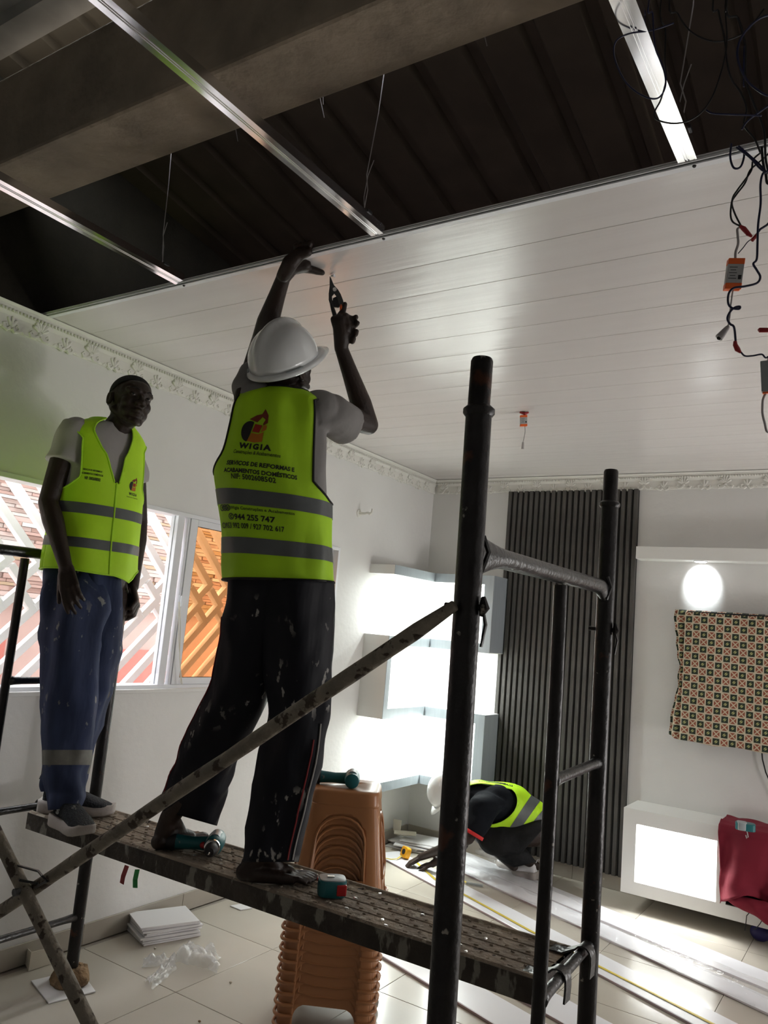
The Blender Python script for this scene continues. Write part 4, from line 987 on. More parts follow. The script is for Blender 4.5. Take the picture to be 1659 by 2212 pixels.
cab('hanging_cable', C2([(1155, -60), (1160, 60), (1170, 200), (1205, 290), (1215, 370), (1180, 425), (1110, 410), (1040, 350), (995, 250), (1000, 180), (1060, 145), (1160, 130), (1250, 100)], 1.55), 'cable', .0024, 'blue cable hanging in a wide loop across the right-hand metal channel', G)
cab('hanging_cable', C2([(1205, -60), (1215, 130), (1212, 260), (1218, 340), (1195, 430), (1170, 480), (1175, 515), (1250, 533), (1330, 515), (1400, 450), (1450, 330), (1480, 190), (1475, 50), (1490, -60)], 1.6), 'cableb', .0024, 'black cable making the lower hanging loop under the right-hand channel', G)
cab('hanging_cable', C2([(1720, 40), (1620, 80), (1550, 150), (1525, 230), (1550, 320), (1600, 380), (1680, 410)], 1.5), 'cable', .003, 'blue cable in a broad arc at the upper right corner', G)
cab('hanging_cable', C2([(1240, -60), (1270, 60), (1330, 140), (1420, 178), (1500, 168), (1570, 130), (1640, 40)], 1.7), 'cableb', .0025, 'black cable sagging in a shallow curve near the upper right corner', G)
cab('hanging_cable', C2([(1430, -60), (1445, 50), (1470, 160), (1480, 260), (1500, 340), (1540, 400), (1565, 470), (1555, 540), (1600, 600), (1625, 660)], 1.65), 'cableb', .0028, 'black cable running straight down from the roof at upper right', G)
cab('hanging_cable', C2([(1390, 475), (1420, 490), (1490, 494), (1570, 497), (1630, 500)], 1.6), 'cable', .0026, 'short level blue cable end at upper right', G)
cab('hanging_cable', C2([(1700, 420), (1640, 470), (1570, 522), (1545, 560)], 1.62), 'cable', .003, 'blue cable crossing diagonally at the right edge above the ceiling edge', G)
cab('hanging_cable', C2([(1500, 620), (1495, 680), (1510, 725), (1540, 720), (1555, 670), (1545, 640)], 1.72), 'cable', .0032, 'small blue U-shaped cable loop hanging at the ceiling edge', G)
cab('hanging_cable', C2([(1530, 630), (1570, 665), (1610, 700), (1690, 760)], 1.7), 'cable', .003, 'blue cable slanting down to the right edge over the ceiling edge', G)
cab('hanging_cable', C2([(1480, -40), (1530, 80), (1560, 200), (1560, 330), (1590, 430), (1640, 560), (1650, 700), (1690, 800)], 1.68), 'cableb', .0035, 'thick black cable in the bundle at the right edge', G)
cab('hanging_cable', C2([(1555, 200), (1552, 360), (1556, 370)], 1.6), 'cable', .002, 'faint straight blue wire at upper right', G)
c7 = lambda x, y: (1520 + x / 3.353, 300 + y / 3.353)
def C7(L, d): return [(*c7(*p), d) for p in L]
cab('hanging_cable', C7([(420, 95), (360, 150), (345, 230), (290, 310), (245, 370), (210, 430), (195, 540), (210, 600), (262, 630)], 1.72), 'cableb', .0028, 'dark cable in the twisted pair feeding the orange driver, left strand', G)
cab('hanging_cable', C7([(470, 105), (400, 170), (335, 230), (300, 320), (240, 400), (205, 460), (225, 540), (270, 630)], 1.74), 'cableb', .0028, 'dark cable in the twisted pair feeding the orange driver, right strand', G)
cab('hanging_cable', C7([(470, 225), (430, 250), (412, 330), (413, 470), (395, 620), (390, 760), (385, 870), (360, 905), (385, 950), (410, 1000), (385, 1045), (300, 1068), (220, 1080), (182, 1120), (178, 1190), (205, 1225), (255, 1232), (262, 1215), (225, 1222), (190, 1255), (172, 1300), (190, 1340), (220, 1365), (232, 1470)], 1.66), 'cable', .0034, 'long blue cable curling down past the orange driver to a red connector', G)
cab('hanging_cable', C7([(270, 1545), (300, 1572), (360, 1570), (420, 1560), (470, 1575)], 1.66), 'cable', .0026, 'short blue cable from the red connector to the right edge', G)
cab('hanging_cable', C7([(235, 60), (330, 130), (470, 240)], 1.7), 'cable', .003, 'blue cable end crossing above the ceiling edge at far right', G)
cab('hanging_cable', C7([(420, 60), (430, 170), (450, 260), (480, 320)], 1.7), 'cableb', .004, 'thick dark cable dropping at the right edge of the ceiling opening', G)
def conn(name, pts, d, r, mt, label):
    mb = MB(); mb.tube([D(*c7(*p[:2]), d) for p in pts], [p[2] * d / FOC / 3.353 for p in pts], 10); return tag(obj(name, mb, mt, None, smooth=True), label, 'connector')
conn('wire_connector', [(262, 630, 10), (290, 650, 18), (325, 690, 16), (350, 708, 8)], 1.72, 0, 'red', 'red taped connector at the foot of the twisted cable pair')
conn('wire_connector', [(350, 735, 14), (378, 705, 13), (385, 690, 8)], 1.70, 0, 'red', 'small red connector right of the orange driver')
cab('hanging_cable', C7([(385, 690), (410, 655), (440, 635), (480, 600)], 1.7), 'cable', .0035, 'twisted blue wire leading right from the small red connector', G)
conn('wire_connector', [(228, 1465, 12), (228, 1490, 16), (245, 1525, 20), (268, 1548, 8)], 1.66, 0, 'red', 'dark red tape knot near the bottom of the long blue cable')
conn('wire_connector', [(398, 1388, 12), (405, 1385, 18), (480, 1385, 17)], 1.66, 0, 'red', 'red wrapped cable end poking in from the right edge')
# orange driver
def driver(p1, p2, d, w, label, big=True):
    a = D(*p1, d); b = D(*p2, d); e = (b - a); L = e.length; e.normalize(); view = ((a + b) / 2 - CAM).normalized()
    s = e.cross(view).normalized(); s = (s + view * .25).normalized(); n = s.cross(e).normalized(); R = M((s, n, e)).transposed(); c = (a + b) / 2
    t = thing('led_driver', tuple(c), label, 'lamp driver'); th = w * .55
    mb = MB(); mb.box(c, (w, th, L * .62), R); obj('grey_label', mb, 'lab', t, bevel=.001)
    for k in (-1, 1):
        mb = MB(); mb.box(c + e * k * L * .40, (w * 1.03, th * 1.04, L * .2), R); mb.box(c + e * k * L * .49 + s * w * .3, (w * .3, th * .5, L * .06), R); obj('end_cap', mb, 'orange', t, bevel=.0015)
    mb = MB()
    for k in range(5): mb.box(c + n * th * .505 * (-1 if n.dot(view) > 0 else 1) + s * (-.15 * w) + e * (L * (-.2 + .09 * k)), (w * (.35 if k % 2 else .5), .0004, L * .02), R)
    mb.box(c + n * th * .505 * (-1 if n.dot(view) > 0 else 1) + s * (.3 * w) + e * (L * .12), (w * .2, .0004, L * .14), R)
    obj('label_print', mb, 'tblack', t); return t, c, e
t, c, e = driver(c7(235, 872), c7(205, 1095), 1.76, .034, 'orange and grey lamp driver hanging among blue cables at right')
cab('lead', C7([(265, 640), (245, 655), (246, 690), (250, 760), (232, 820), (230, 872)], 1.76), 'cablew', .004, None, parent=t)
cab('lead', C7([(355, 722), (320, 745), (285, 790), (250, 830)], 1.74), 'cable', .0016, None, parent=t)
cab('lead', C7([(212, 1095), (198, 1190), (188, 1290), (176, 1365)], 1.76), 'cablew', .0026, None, parent=t)
mb = MB(); mb.tube([D(*c7(178, 1358), 1.76), D(*c7(168, 1372), 1.76), D(*c7(125, 1425), 1.76), D(*c7(110, 1442), 1.76)], [.004, .0055, .0085, .009], 12); pl = obj('lead_plug', mb, 'cablew', t, smooth=True)
mb = MB(); mb.tube([D(*c7(111, 1441), 1.758), D(*c7(109, 1444), 1.757)], .0045, 10); obj('socket_hole', mb, 'tblack', pl)
cab('hanging_cable', [(1663, 713, 1.66), (1680, 700, 1.67), (1672, 690, 1.68)], 'cable', .003, 'dark cable beyond the right edge joining the red wrapped cable end to the bundle', G)
# white junction box at the edge
wb = thing('junction_box', tuple(D(1658, 815, 1.7)), 'pale grey lamp driver box cut by the right edge', 'lamp driver')
a = D(1642, 782, 1.70); b = D(1645, 848, 1.70); e = (b - a).normalized(); view = (a - CAM).normalized(); s = -e.cross(view).normalized(); s = s if s.dot(RW[0]) > 0 else -s; n = s.cross(e).normalized()
mb = MB(); mb.box((a + b) / 2 + s * .030, (.060, .030, (b - a).length), M((s, n, e)).transposed()); obj('case', mb, 'tgrey', wb, bevel=.002)
mb = MB(); mb.box(b + s * .012 + e * .001, (.02, .02, .005), M((s, n, e)).transposed()); obj('orange_foot', mb, 'orange', wb)
cab('lead', [(1662, 782, 1.7), (1668, 740, 1.7), (1675, 700, 1.7)], 'cablew', .0035, None, parent=wb)
cab('lead', C7([(455, 1835), (425, 1950), (440, 2050), (480, 2120)], 1.7), 'cablew', .0035, None, parent=wb)
# small driver hanging from its hole in the ceiling
h = PZ(1131, 889, ZC); dd = dep(h)
t, c, e = driver((1131, 897), (1131, 921), dd, .036, 'small orange lamp driver dangling from a hole in the finished ceiling')
cab('lead', [(1131, 888, dd), (1134, 892, dd), (1131, 898, dd)], 'cableb', .003, None, parent=t)
cab('lead', [(1134, 921, dd), (1134, 935, dd), (1130, 955, dd)], 'cablew', .003, None, parent=t)
mb = MB(); mb.tube([D(1130, 955, dd), D(1129, 970, dd)], [.006, .008], 8); obj('lead_plug', mb, 'cablew', t)
mb = MB(); mb.tube([h + V((-.02, 0, -.003)), h + V((.01, 0, -.012)), h + V((.025, .01, -.004))], [.006, .009, .004], 8); obj('red_knot', mb, 'red', t)
# ================================================================= PEOPLE
R0, U0, F0 = RW
def cv(r, u, f): return (R0 * r + U0 * u + F0 * f).normalized()
def chain(mb, pts, n=12):
    for (a, ra), (b, rb) in zip(pts, pts[1:]): mb.capsule(a, b, ra, rb, n)
def hand(mb, w, d, nrm, side, curl, s=1.0, thumb=None, spread=1.0):
    """palm, four unequal bent fingers and a thumb from the side; nrm = where the palm faces"""
    w = V(w); d = V(d).normalized(); nrm = V(nrm); nrm = (nrm - d * nrm.dot(d)).normalized(); ac = d.cross(nrm).normalized() * side
    offs = (.027, .009, -.009, -.026); Ls = ((.043, .026, .021), (.048, .029, .022), (.044, .027, .021), (.034, .021, .019))
    for i in range(4):
        k = w + d * (.084 - .004 * abs(i - 1)) * s + ac * offs[i] * s
        mb.capsule(w + ac * offs[i] * .55 * s, k, .0145 * s, .0115 * s, 10)
        ang = 0; p = k; sp = ac * (offs[i] * 2.4 * spread)
        for j in range(3):
            ang += curl[i][j]; q = p + ((d * cos(rad(ang)) + nrm * sin(rad(ang))) + sp * max(0, cos(rad(ang)))).normalized() * Ls[i][j] * s
            mb.capsule(p, q, (.0095 - .0008 * j) * s, (.0088 - .0009 * j) * s, 10); p = q
    mb.capsule(w + d * .02 * s + nrm * .006, w + d * .055 * s + nrm * .008 + ac * .008, .016 * s, .015 * s, 10)
    t = thumb or (.75, .65, .25)
    a = w + d * .018 * s + ac * .022 * s + nrm * .004; v1 = (d * t[0] + ac * t[1] + nrm * t[2]).normalized(); b = a + v1 * .042 * s
    v2 = (v1 + d * .3).normalized(); c = b + v2 * .033 * s; e = c + (v2 + nrm * .1).normalized() * .026 * s
    chain(mb, [(a, .014 * s), (b, .0115 * s), (c, .0102 * s), (e, .009 * s)], 10)
def foot(mb, heel, d, ankle, side=1, s=1.0):
    heel = V(heel); d = V(d).normalized(); up = V((0, 0, 1)); ac = V((d.y, -d.x, 0)) * side
    P = lambda x, y, z: heel + d * x * s + ac * y * s + up * z * s
    mb.capsule(P(.006, 0, .030), P(.03, 0, .030), .029 * s, .029 * s)
    mb.capsule(ankle, P(.022, 0, .055), .036 * s, .032 * s)
    mb.capsule(P(.05, .010, .050), P(.15, .018, .026), .034 * s, .022 * s); mb.capsule(P(.03, -.012, .030), P(.15, -.024, .017), .028 * s, .016 * s)
    mb.capsule(ankle, P(.10, .008, .052), .034 * s, .026 * s)
    mb.capsule(P(.15, .022, .022), P(.155, -.026, .016), .021 * s, .015 * s)
    for i, (y, L, r) in enumerate(((.028, .235, .0135), (.009, .232, .0098), (-.006, .224, .0092), (-.020, .213, .0088), (-.033, .198, .009))):
        chain(mb, [(P(.155, y * .85, .020), r * 1.1), (P(L - .022, y, .021 if i else .018), r), (P(L, y, .012), r * .95)], 9)
def head(mb, c, F, U, s=1.0, ears=True):
    F = V(F).normalized(); U = V(U); U = (U - F * U.dot(F)).normalized(); X = F.cross(U)
    P = lambda x, y, z: c + (X * x + F * y + U * z) * s
    def E(p, a, b, e): mb.ell(P(*p), (X * a * s, F * b * s, U * e * s), 20, 12)
    E((0, -.014, .035), .074, .093, .080); E((0, .020, .030), .067, .072, .066); E((0, -.03, .005), .066, .075, .062)
    E((0, .012, -.045), .054, .062, .050); E((0, .035, -.062), .044, .048, .040); E((0, .030, -.030), .056, .060, .062); E((0, .052, -.078), .030, .030, .026); E((0, .076, -.094), .019, .014, .015)
    for k in (-1, 1):
        E((k * .036, .055, -.020), .024, .027, .027); E((k * .029, .046, -.050), .027, .030, .030); mb.capsule(P(k * .056, -.002, -.045), P(k * .020, .066, -.090), .016 * s, .014 * s)
        mb.capsule(P(k * .012, .086, .026), P(k * .048, .068, .026), .0105 * s, .010 * s, 8)
        E((k * .012, .097, -.026), .0115, .012, .0095)
        if ears:
            e = P(k * .074, -.012, -.004)
            pts = [e + (F * (cos(rad(a)) * .011) + U * sin(rad(a)) * .021 + X * k * (.001 + .004 * (cos(rad(a)) < 0))) * s for a in lin(0, 360, 12)[:-1]]; pts.append(pts[0])
            for a, b in zip(pts, pts[1:]): mb.capsule(a, b, .0068 * s, .0068 * s, 8)
            E((k * .073, -.010, -.004), .007, .011, .021)
        E((k * .031, .074, .006), .0155, .013, .012)
    mb.capsule(P(0, .086, .012), P(0, .107, -.020), .0085 * s, .0115 * s, 8)
    mb.capsule(P(-.020, .077, -.0515), P(.020, .077, -.0515), .008 * s, .008 * s, 8); mb.capsule(P(-.010, .088, -.0505), P(.010, .088, -.0505), .0078 * s, .0078 * s, 8)
    mb.capsule(P(-.016, .079, -.064), P(.016, .079, -.064), .0085 * s, .0085 * s, 8); mb.capsule(P(-.006, .086, -.0645), P(.006, .086, -.0645), .0078 * s, .0078 * s, 8)
    mb.capsule(P(0, -.035, -.045), P(0, .0, -.02), .05 * s, .05 * s)
    return P, X, F, U
def face_parts(t, P, X, F, U, s=1.0):
    for k in (-1, 1):
        mb = MB(); mb.ell(P(k * .031, .0795, .0065), (X * .0105 * s, F * .0080 * s, U * .0048 * s), 14, 8); e = obj('eye', mb, 'eyew', t, smooth=True)
        mb = MB(); mb.ell(P(k * .031 + .002, .0865, .0085), (X * .0054 * s, F * .0028 * s, U * .0046 * s), 10, 6); obj('iris', mb, 'hair', e, smooth=True)
        mb = MB(); mb.tube([P(k * .016, .094, .0285), P(k * .030, .092, .034), P(k * .048, .080, .031)], [.0018, .0024, .0014], 6); obj('eyebrow', mb, 'hair', t, smooth=True)
def arm_w(W, zb, zt, hb=.10, ht=.05):
    def w(v):
        if v <= zb or v >= zt: return 0
        return W * min(1, math.sqrt((v - zb) / hb)) * min(1, math.sqrt((zt - v) / ht))
    return w
def wr(t, c):
    q = (t - c + 180) % 360 - 180; return q
def vest(t, S, zh, ztop, arms, neckc, neckw, stripes, mt, trim, tcut=None, n=110, mv=70, hemf=None, off=.004, trimr=.0042, split=None):
    """arms: list of (centre angle, w(v)); neckw(v) half opening angle at neckc"""
    ts = lin(-180, 180, n); vs = lin(zh, ztop, mv)
    F = []
    for c, w, zb, zt in arms:
        def f(a, v, c=c, w=w, zb=zb, zt=zt):
            q = abs(wr(a, c))
            if v < zb: return q + (zb - v) * 400
            if v > zt: return q + (v - zt) * 400
            return q - w(v)
        F.append(f)
    nc = neckc if callable(neckc) else (lambda v: neckc)
    if neckw: F.append(lambda a, v: abs(wr(a, nc(v))) - neckw(v))
    if hemf: F.append(lambda a, v: v - hemf(a))
    o = obj('safety_vest', clip(S, ts, vs, F, off), mt, t, smooth='all', solid=.0016, fix=False)
    ORG[o.name] = ORG[t.name]
    for (z0, z1) in stripes:
        m_ = clip(S, ts, lin(z0, z1, 6), F, off + .0022); obj('reflective_stripe', m_, 'refl', o, smooth='all', fix=False)
    for c, w, zb, zt in arms:
        P = []; k = 26
        for i in range(k + 1): u = (1 - cos(pi * i / k)) / 2; v = zb + (zt - zb) * u; P.append(S(c + w(v), v, off + .001))
        for i in range(k, -1, -1): u = (1 - cos(pi * i / k)) / 2; v = zb + (zt - zb) * u; P.append(S(c - w(v), v, off + .001))
        m_ = MB(); m_.tube(P[:-1], trimr, 6, closed=True); obj('armhole_trim', m_, trim, o, smooth=True)
    m_ = MB(); zf = hemf or (lambda a: zh)
    m_.tube([S(a, max(zf(a), zh) + .001, off + .001) for a in lin(-180, 177, 90)], trimr, 6, closed=True); obj('hem_trim', m_, trim, o, smooth=True)
    if neckw:
        P = []; zs = [v for v in vs if neckw(v) > 0]
        for v in zs: P.append(S(nc(v) + neckw(v), v, off + .001))
        for a in lin(nc(ztop) + neckw(ztop), nc(ztop) + 360 - neckw(ztop), 24): P.append(S(a, ztop, off + .001))
        for v in reversed(zs): P.append(S(nc(v) - neckw(v), v, off + .001))
        m_ = MB(); m_.tube(P, trimr, 6); obj('neck_trim', m_, trim, o, smooth=True)
        zc = min(zs); m_ = MB(); m_.tube([S(nc(zc), v, off + .0015) for v in lin(zf(nc(zc)), zc, 30)], trimr, 6); obj('front_opening', m_, trim, o, smooth=True)
    else:
        m_ = MB(); m_.tube([S(a, ztop, off) for a in lin(-180, 174, 60)], trimr, 6, closed=True); obj('neck_trim', m_, trim, o, smooth=True)
    return o
def logo_art(h):
    """house-and-circle emblem, h = height; returns list of (material index, verts, faces)"""
    k = h / 82.; out = []
    def pg(mi, pts): out.append((mi, [((x - 41) * k, (41 - y) * k) for x, y in pts], [tuple(range(len(pts)))]))
    pg(1, [(20, 27), (36, 16), (50, 13), (57, 0), (66, 16), (66, 34), (56, 40), (55, 36), (60, 26), (52, 20), (40, 33)])
    pg(0, [(32, 34)] + [(20 + 19 * cos(rad(a)) * 1.0 + 4, 56 + 25 * sin(rad(a))) for a in lin(-70, -255, 14)] + [(22, 80), (27, 60)])
    pg(2, [(35, 37), (54, 40), (48, 58), (30, 56)]); pg(3, [(56, 41), (62, 38), (65, 42), (64, 50), (52, 57)])
    pg(3, [(29, 59), (46, 61), (59, 56), (58, 78), (40, 81), (22, 79)])
    return out
def limb(name, rings, mt, parent, n=40, m_=30, ex=2.0, fold=None, off=0, cap=False, solid=.002, **k):
    S = Surf(rings, ex, fold); vs = lin(rings[0][0], rings[-1][0], m_)
    return S, obj(name, clip(S, lin(-180, 180, n), vs, (), off), mt, parent, smooth='all', solid=solid, fix=False, **k)

# ----------------------------------------------------------------- worker 1: standing, vest front to us
t1 = thing('person', (-2.55, 1.98, ZP), 'person in lime safety vest, white T-shirt and navy trousers standing at the left, looking up', 'person')
fw = V((cos(rad(-8)), sin(rad(-8)), 0)); lf = V((-fw.y, fw.x, 0)); Zv = V((0, 0, 1))
tor = [(1.52, 1.52, -2.725, 2.035, .185, .14), (1.66, 1.66, -2.732, 2.015, .185, .148), (1.80, 1.80, -2.732, 2.010, .178, .138), (1.95, 1.95, -2.738, 2.01, .178, .130), (2.08, 2.08, -2.745, 2.01, .180, .128), (2.16, 2.16, -2.752, 2.01, .182, .120), (2.215, 2.222, -2.752, 2.01, .172, .104), (2.245, 2.262, -2.745, 2.015, .132, .086), (2.268, 2.288, -2.732, 2.02, .085, .068), (2.29, 2.305, -2.722, 2.02, .064, .058)]
def fold1(t, v, q):
    w = max(0, min(1, (2.15 - v) / .3)); return w * (.006 * sin(rad(t) * 7 + v * 3) * max(0, (2.0 - v) * 2) + .010 * noise.noise(V((q.x * 7, q.y * 7, q.z * 5 + 2))))
T1 = Surf([(v, V((x, y, z)), lf * a, fw * b) for v, z, x, y, a, b in tor], 2.2, fold1)
body = MB()
Rs, Ls = V((-2.765, 1.862, 2.215)), V((-2.775, 2.175, 2.205))
Re, Rw_ = PY(104, 1085, 1.795), PY(143, 1228, 1.80); Le, Lw = PY(300, 1128, 2.26), PY(287, 1268, 2.20)
hc = V((-2.655, 2.035, 2.372)); neck0 = V((-2.735, 2.03, 2.24)); hp = V((-2.73, 2.03, 1.58))
body.ell((-2.74, 2.03, 1.98), (lf * .155, fw * .095, Zv * .24)); body.ell((-2.73, 2.03, 1.66), (lf * .15, fw * .10, Zv * .17))
chain(body, [(neck0, .060), (hc + V((-.035, 0, -.075)), .055)]); chain(body, [(Rs, .052), (Ls, .052)])
def arm(mb, s, e, w, k=1.0):
    m1 = s.lerp(e, .45); m2 = e.lerp(w, .28)
    chain(mb, [(s, .050 * k), (m1, .046 * k), (e, .037 * k), (m2, .040 * k), (e.lerp(w, .7), .030 * k), (w, .0245 * k)], 14)
arm(body, Rs, Re, Rw_); arm(body, Ls, Le, Lw)
RC = ((12, 22, 14), (16, 28, 18), (20, 32, 20), (24, 34, 22))
hand(body, Rw_, PY(155, 1300, 1.80) - Rw_, V((-.55, .75, 0)), -1, RC, 1.0, thumb=(.85, .35, .25))
hand(body, Lw, PY(301, 1330, 2.20) - Lw, cv(-1, 0, -.15), 1, ((30, 42, 20), (34, 46, 22), (38, 48, 24), (42, 48, 24)), .98, thumb=(.85, .15, .45))
Fh = V((.965, -.21, .08)); Uh = V((-.14, .14, .98))
P, X_, F_, U_ = head(body, hc, Fh, Uh, 1.07)
# legs inside the trousers
for (h_, k_, a_) in ((V((-2.70, 1.96, 1.56)), D(147, 1500, 3.00), D(142, 1745, 2.91)), (V((-2.72, 2.12, 1.56)), D(212, 1480, 3.12), D(150, 1700, 3.04))):
    chain(body, [(h_, .075), (h_.lerp(k_, .5), .066), (k_, .045), (k_.lerp(a_, .35), .042), (a_, .030)])
bo = remesh('body', body, 'skin', t1, .0042, 3)
face_parts(t1, P, X_, F_, U_, 1.07)
mb = MB(); S = Surf([(v, P(0, y, z), X_ * a * 1.05, F_ * b * 1.05) for v, y, z, a, b in ((0, -.052, -.028, .060, .062), (1, -.030, .0, .0725, .081), (2, -.014, .030, .0755, .0945), (3, -.012, .060, .0725, .092), (4, -.012, .085, .060, .077), (5, -.012, .104, .038, .050), (6, -.012, .1155, .004, .004))])
def hl(a, v): q = sin(rad(a)); return v - (3.25 if q > .7 else 2.1 + (q - .1) / .6 * 1.15 if q > .1 else .9 + max(0, (q + .7)) * 1.5)
obj('hair', clip(S, lin(-180, 180, 60), lin(0, 6, 40), (hl,), .0012), 'hair', t1, smooth='all', fix=False)
# T-shirt with short sleeves
def sleeve(mb, s, e, frac, r0, r1, seed, axis=None, top=None):
    d = (e - s).normalized(); u = V((0, 1, 0)) if abs(d.y) < .8 else V((1, 0, 0)); u = (u - d * u.dot(d)).normalized(); w = d.cross(u); L = (e - s).length * frac
    st_ = s - d * .03 if top is None else top
    S = Surf([(0, st_, u * r0 * .95, w * r0 * .95), (1, s + d * .02, u * r0, w * r0), (2, s + d * L * .6, u * (r0 * .5 + r1 * .5), w * (r0 * .5 + r1 * .5)), (3, s + d * L, u * r1, w * r1)], 2, folds(.010, 12, 12, seed))
    mb.rings([[S(a, v) for a in lin(-180, 170, 35)] for v in lin(0, 3, 20)], True); return S
def solidS(mb, S, v0, v1, off, n=40): mb.rings([[S(a, v, off) for a in lin(-180, 175, 71)] for v in lin(v0, v1, n)], True)
mb = MB(); solidS(mb, T1, 1.72, 2.262, -.010)
sleeve(mb, Rs + V((0, .018, .0)), Re, .46, .067, .070, 3); sleeve(mb, Ls + V((0, -.018, .0)), Le, .46, .064, .067, 8)
for q in (Rs, Ls): mb.ell(q + V((0, .02 if q is Rs else -.02, .004)), (V((.064, 0, 0)), V((0, .058, 0)), V((0, 0, .060))))
remesh('t_shirt', mb, 'shirtw', t1, .006, 7)
zq = lambda x, y, X: PX(x, y, X).z
w1 = arm_w(44, 1.962, 2.222, .06, .04)
zV = zq(251, 1048, -2.60); s1a, s1b = zq(246, 1095, -2.585), zq(244, 1118, -2.585); s2a, s2b = zq(237, 1168, -2.575), zq(234, 1189, -2.575)
hemz = zq(233, 1240, -2.575)
hem1 = lambda a: hemz + .004 * sin(rad(a) * 3) - .022 * max(0, 1 - abs(wr(a, 62)) / 24) ** 1.2 + .03 * max(0, 1 - abs(wr(a, 20)) / 30)
nw = lambda v: 0 if v <= zV else 2 + 9 * (v - zV) / (2.13 - zV) if v < 2.13 else min(32, 11 + 21 * (v - 2.13) / .115)
ncf = lambda v: 90 if v < zV else 90 + 7 * min(1, (v - zV) / (2.25 - zV))
ve = vest(t1, T1, hemz - .03, 2.268, [(180, w1, 1.962, 2.222), (0, w1, 1.962, 2.222)], ncf, nw, [(s1b, s1a), (s2b, s2a)], 'vestf', 'limet', hemf=hem1, off=.006, trimr=.0034)
k1 = 57.3 / .19; mb = MB()
for s, w, h, a0, z in (('SERVIÇOS DE REFORMAS E', .082, .010, 121, 2.052), ('ACABAMENTOS DOMÉSTICOS', .092, .010, 121, 2.038), ('NIF: 5002608502', .068, .0125, 120, 2.019)):
    wrap(mb, T1, fit(text2d(s, .02, .0006), w, h), a0, z, k1, .0075, dirv=-1)
wrap(mb, T1, fit(text2d('WIGIA', .03, .0012, space=1.3), .050, .012), 66, 1.990, k1, .0075, dirv=-1); wrap(mb, T1, fit(text2d('Construções & Acabamentos', .02), .070, .007), 66, 1.977, k1, .0075, dirv=-1)
for mi, vs_, fs_ in logo_art(.062): wrap(mb, T1, ([(x * .95, y) for x, y in vs_], fs_), 66, 2.033, k1, .0075, mi, dirv=-1)
obj('chest_print', mb, [MT['ink'], MT['inkd'], MT['inkr'], MT['inko']], ve, fix=False)
# trousers
def trousers(name, t, mt, A, B, seed, fold=.008):
    mb = MB(); Ss = []
    for k, R in enumerate((A, B)):
        def fo(tt, v, q, k=k): return fold * 1.7 * noise.noise(V((q.x * 10 + seed + k * 7, q.y * 10, q.z * 2.6))) + fold * 1.3 * (.5 - 2 * abs(noise.noise(V((q.x * 9 + q.z * 3, q.y * 9 + seed, q.z * 4.5 + k))))) + fold * .6 * noise.noise(V((q.x * 22, q.y * 22 + seed, q.z * 13 + k))) + .004 * sin(rad(tt) * 5 + q.z * 4 + k)
        S = Surf(R, 2.15, fo); Ss.append(S); clip(S, lin(-180, 180, 52), lin(0, R[-1][0], 56), (), 0, mb)
    o = obj(name, mb, mt, t, smooth='all', solid=.002, fix=False); return o, Ss
far = [((125, 1215), (255, 1225), 3.17, .85), ((120, 1330), (265, 1330), 3.15, .85), ((128, 1402), (259, 1402), 3.13, .85), ((125, 1480), (241, 1480), 3.11, .9), ((112, 1545), (224, 1542), 3.09, .9), ((100, 1600), (205, 1600), 3.07, .9), ((92, 1650), (189, 1650), 3.05, .9), ((88, 1690), (179, 1690), 3.035, .95), ((92, 1710), (178, 1708), 3.03, .95)]
near = [((112, 1205), (228, 1212), 3.17, .7), ((96, 1262), (230, 1262), 3.10, .75), ((92, 1310), (232, 1310), 3.05, .85), ((91, 1370), (220, 1370), 3.03, .85), ((92, 1450), (212, 1450), 3.0, .85), ((94, 1520), (207, 1520), 2.97, .85), ((97, 1590), (193, 1590), 2.94, .85), ((99, 1640), (189, 1640), 2.92, .85), ((101, 1672), (176, 1672), 2.90, .9), ((106, 1708), (176, 1705), 2.89, .95), ((107, 1730), (178, 1722), 2.88, 1.0), ((108, 1750), (171, 1742), 2.875, 1.0)]
mk = lambda L: [ringpx(a, b, d, br, i) for i, (a, b, d, br) in enumerate(L)]
tr1, SS = trousers('trousers', t1, 'jeans', mk(far), mk(near), 3, .010)
for S, v0, v1 in ((SS[1], 6.55, 7.35), (SS[0], 5.6, 6.5)):
    obj('grey_band', clip(S, lin(-180, 180, 52), lin(v0, v1, 8), (), .0018), 'band', tr1, smooth='all', fix=False)
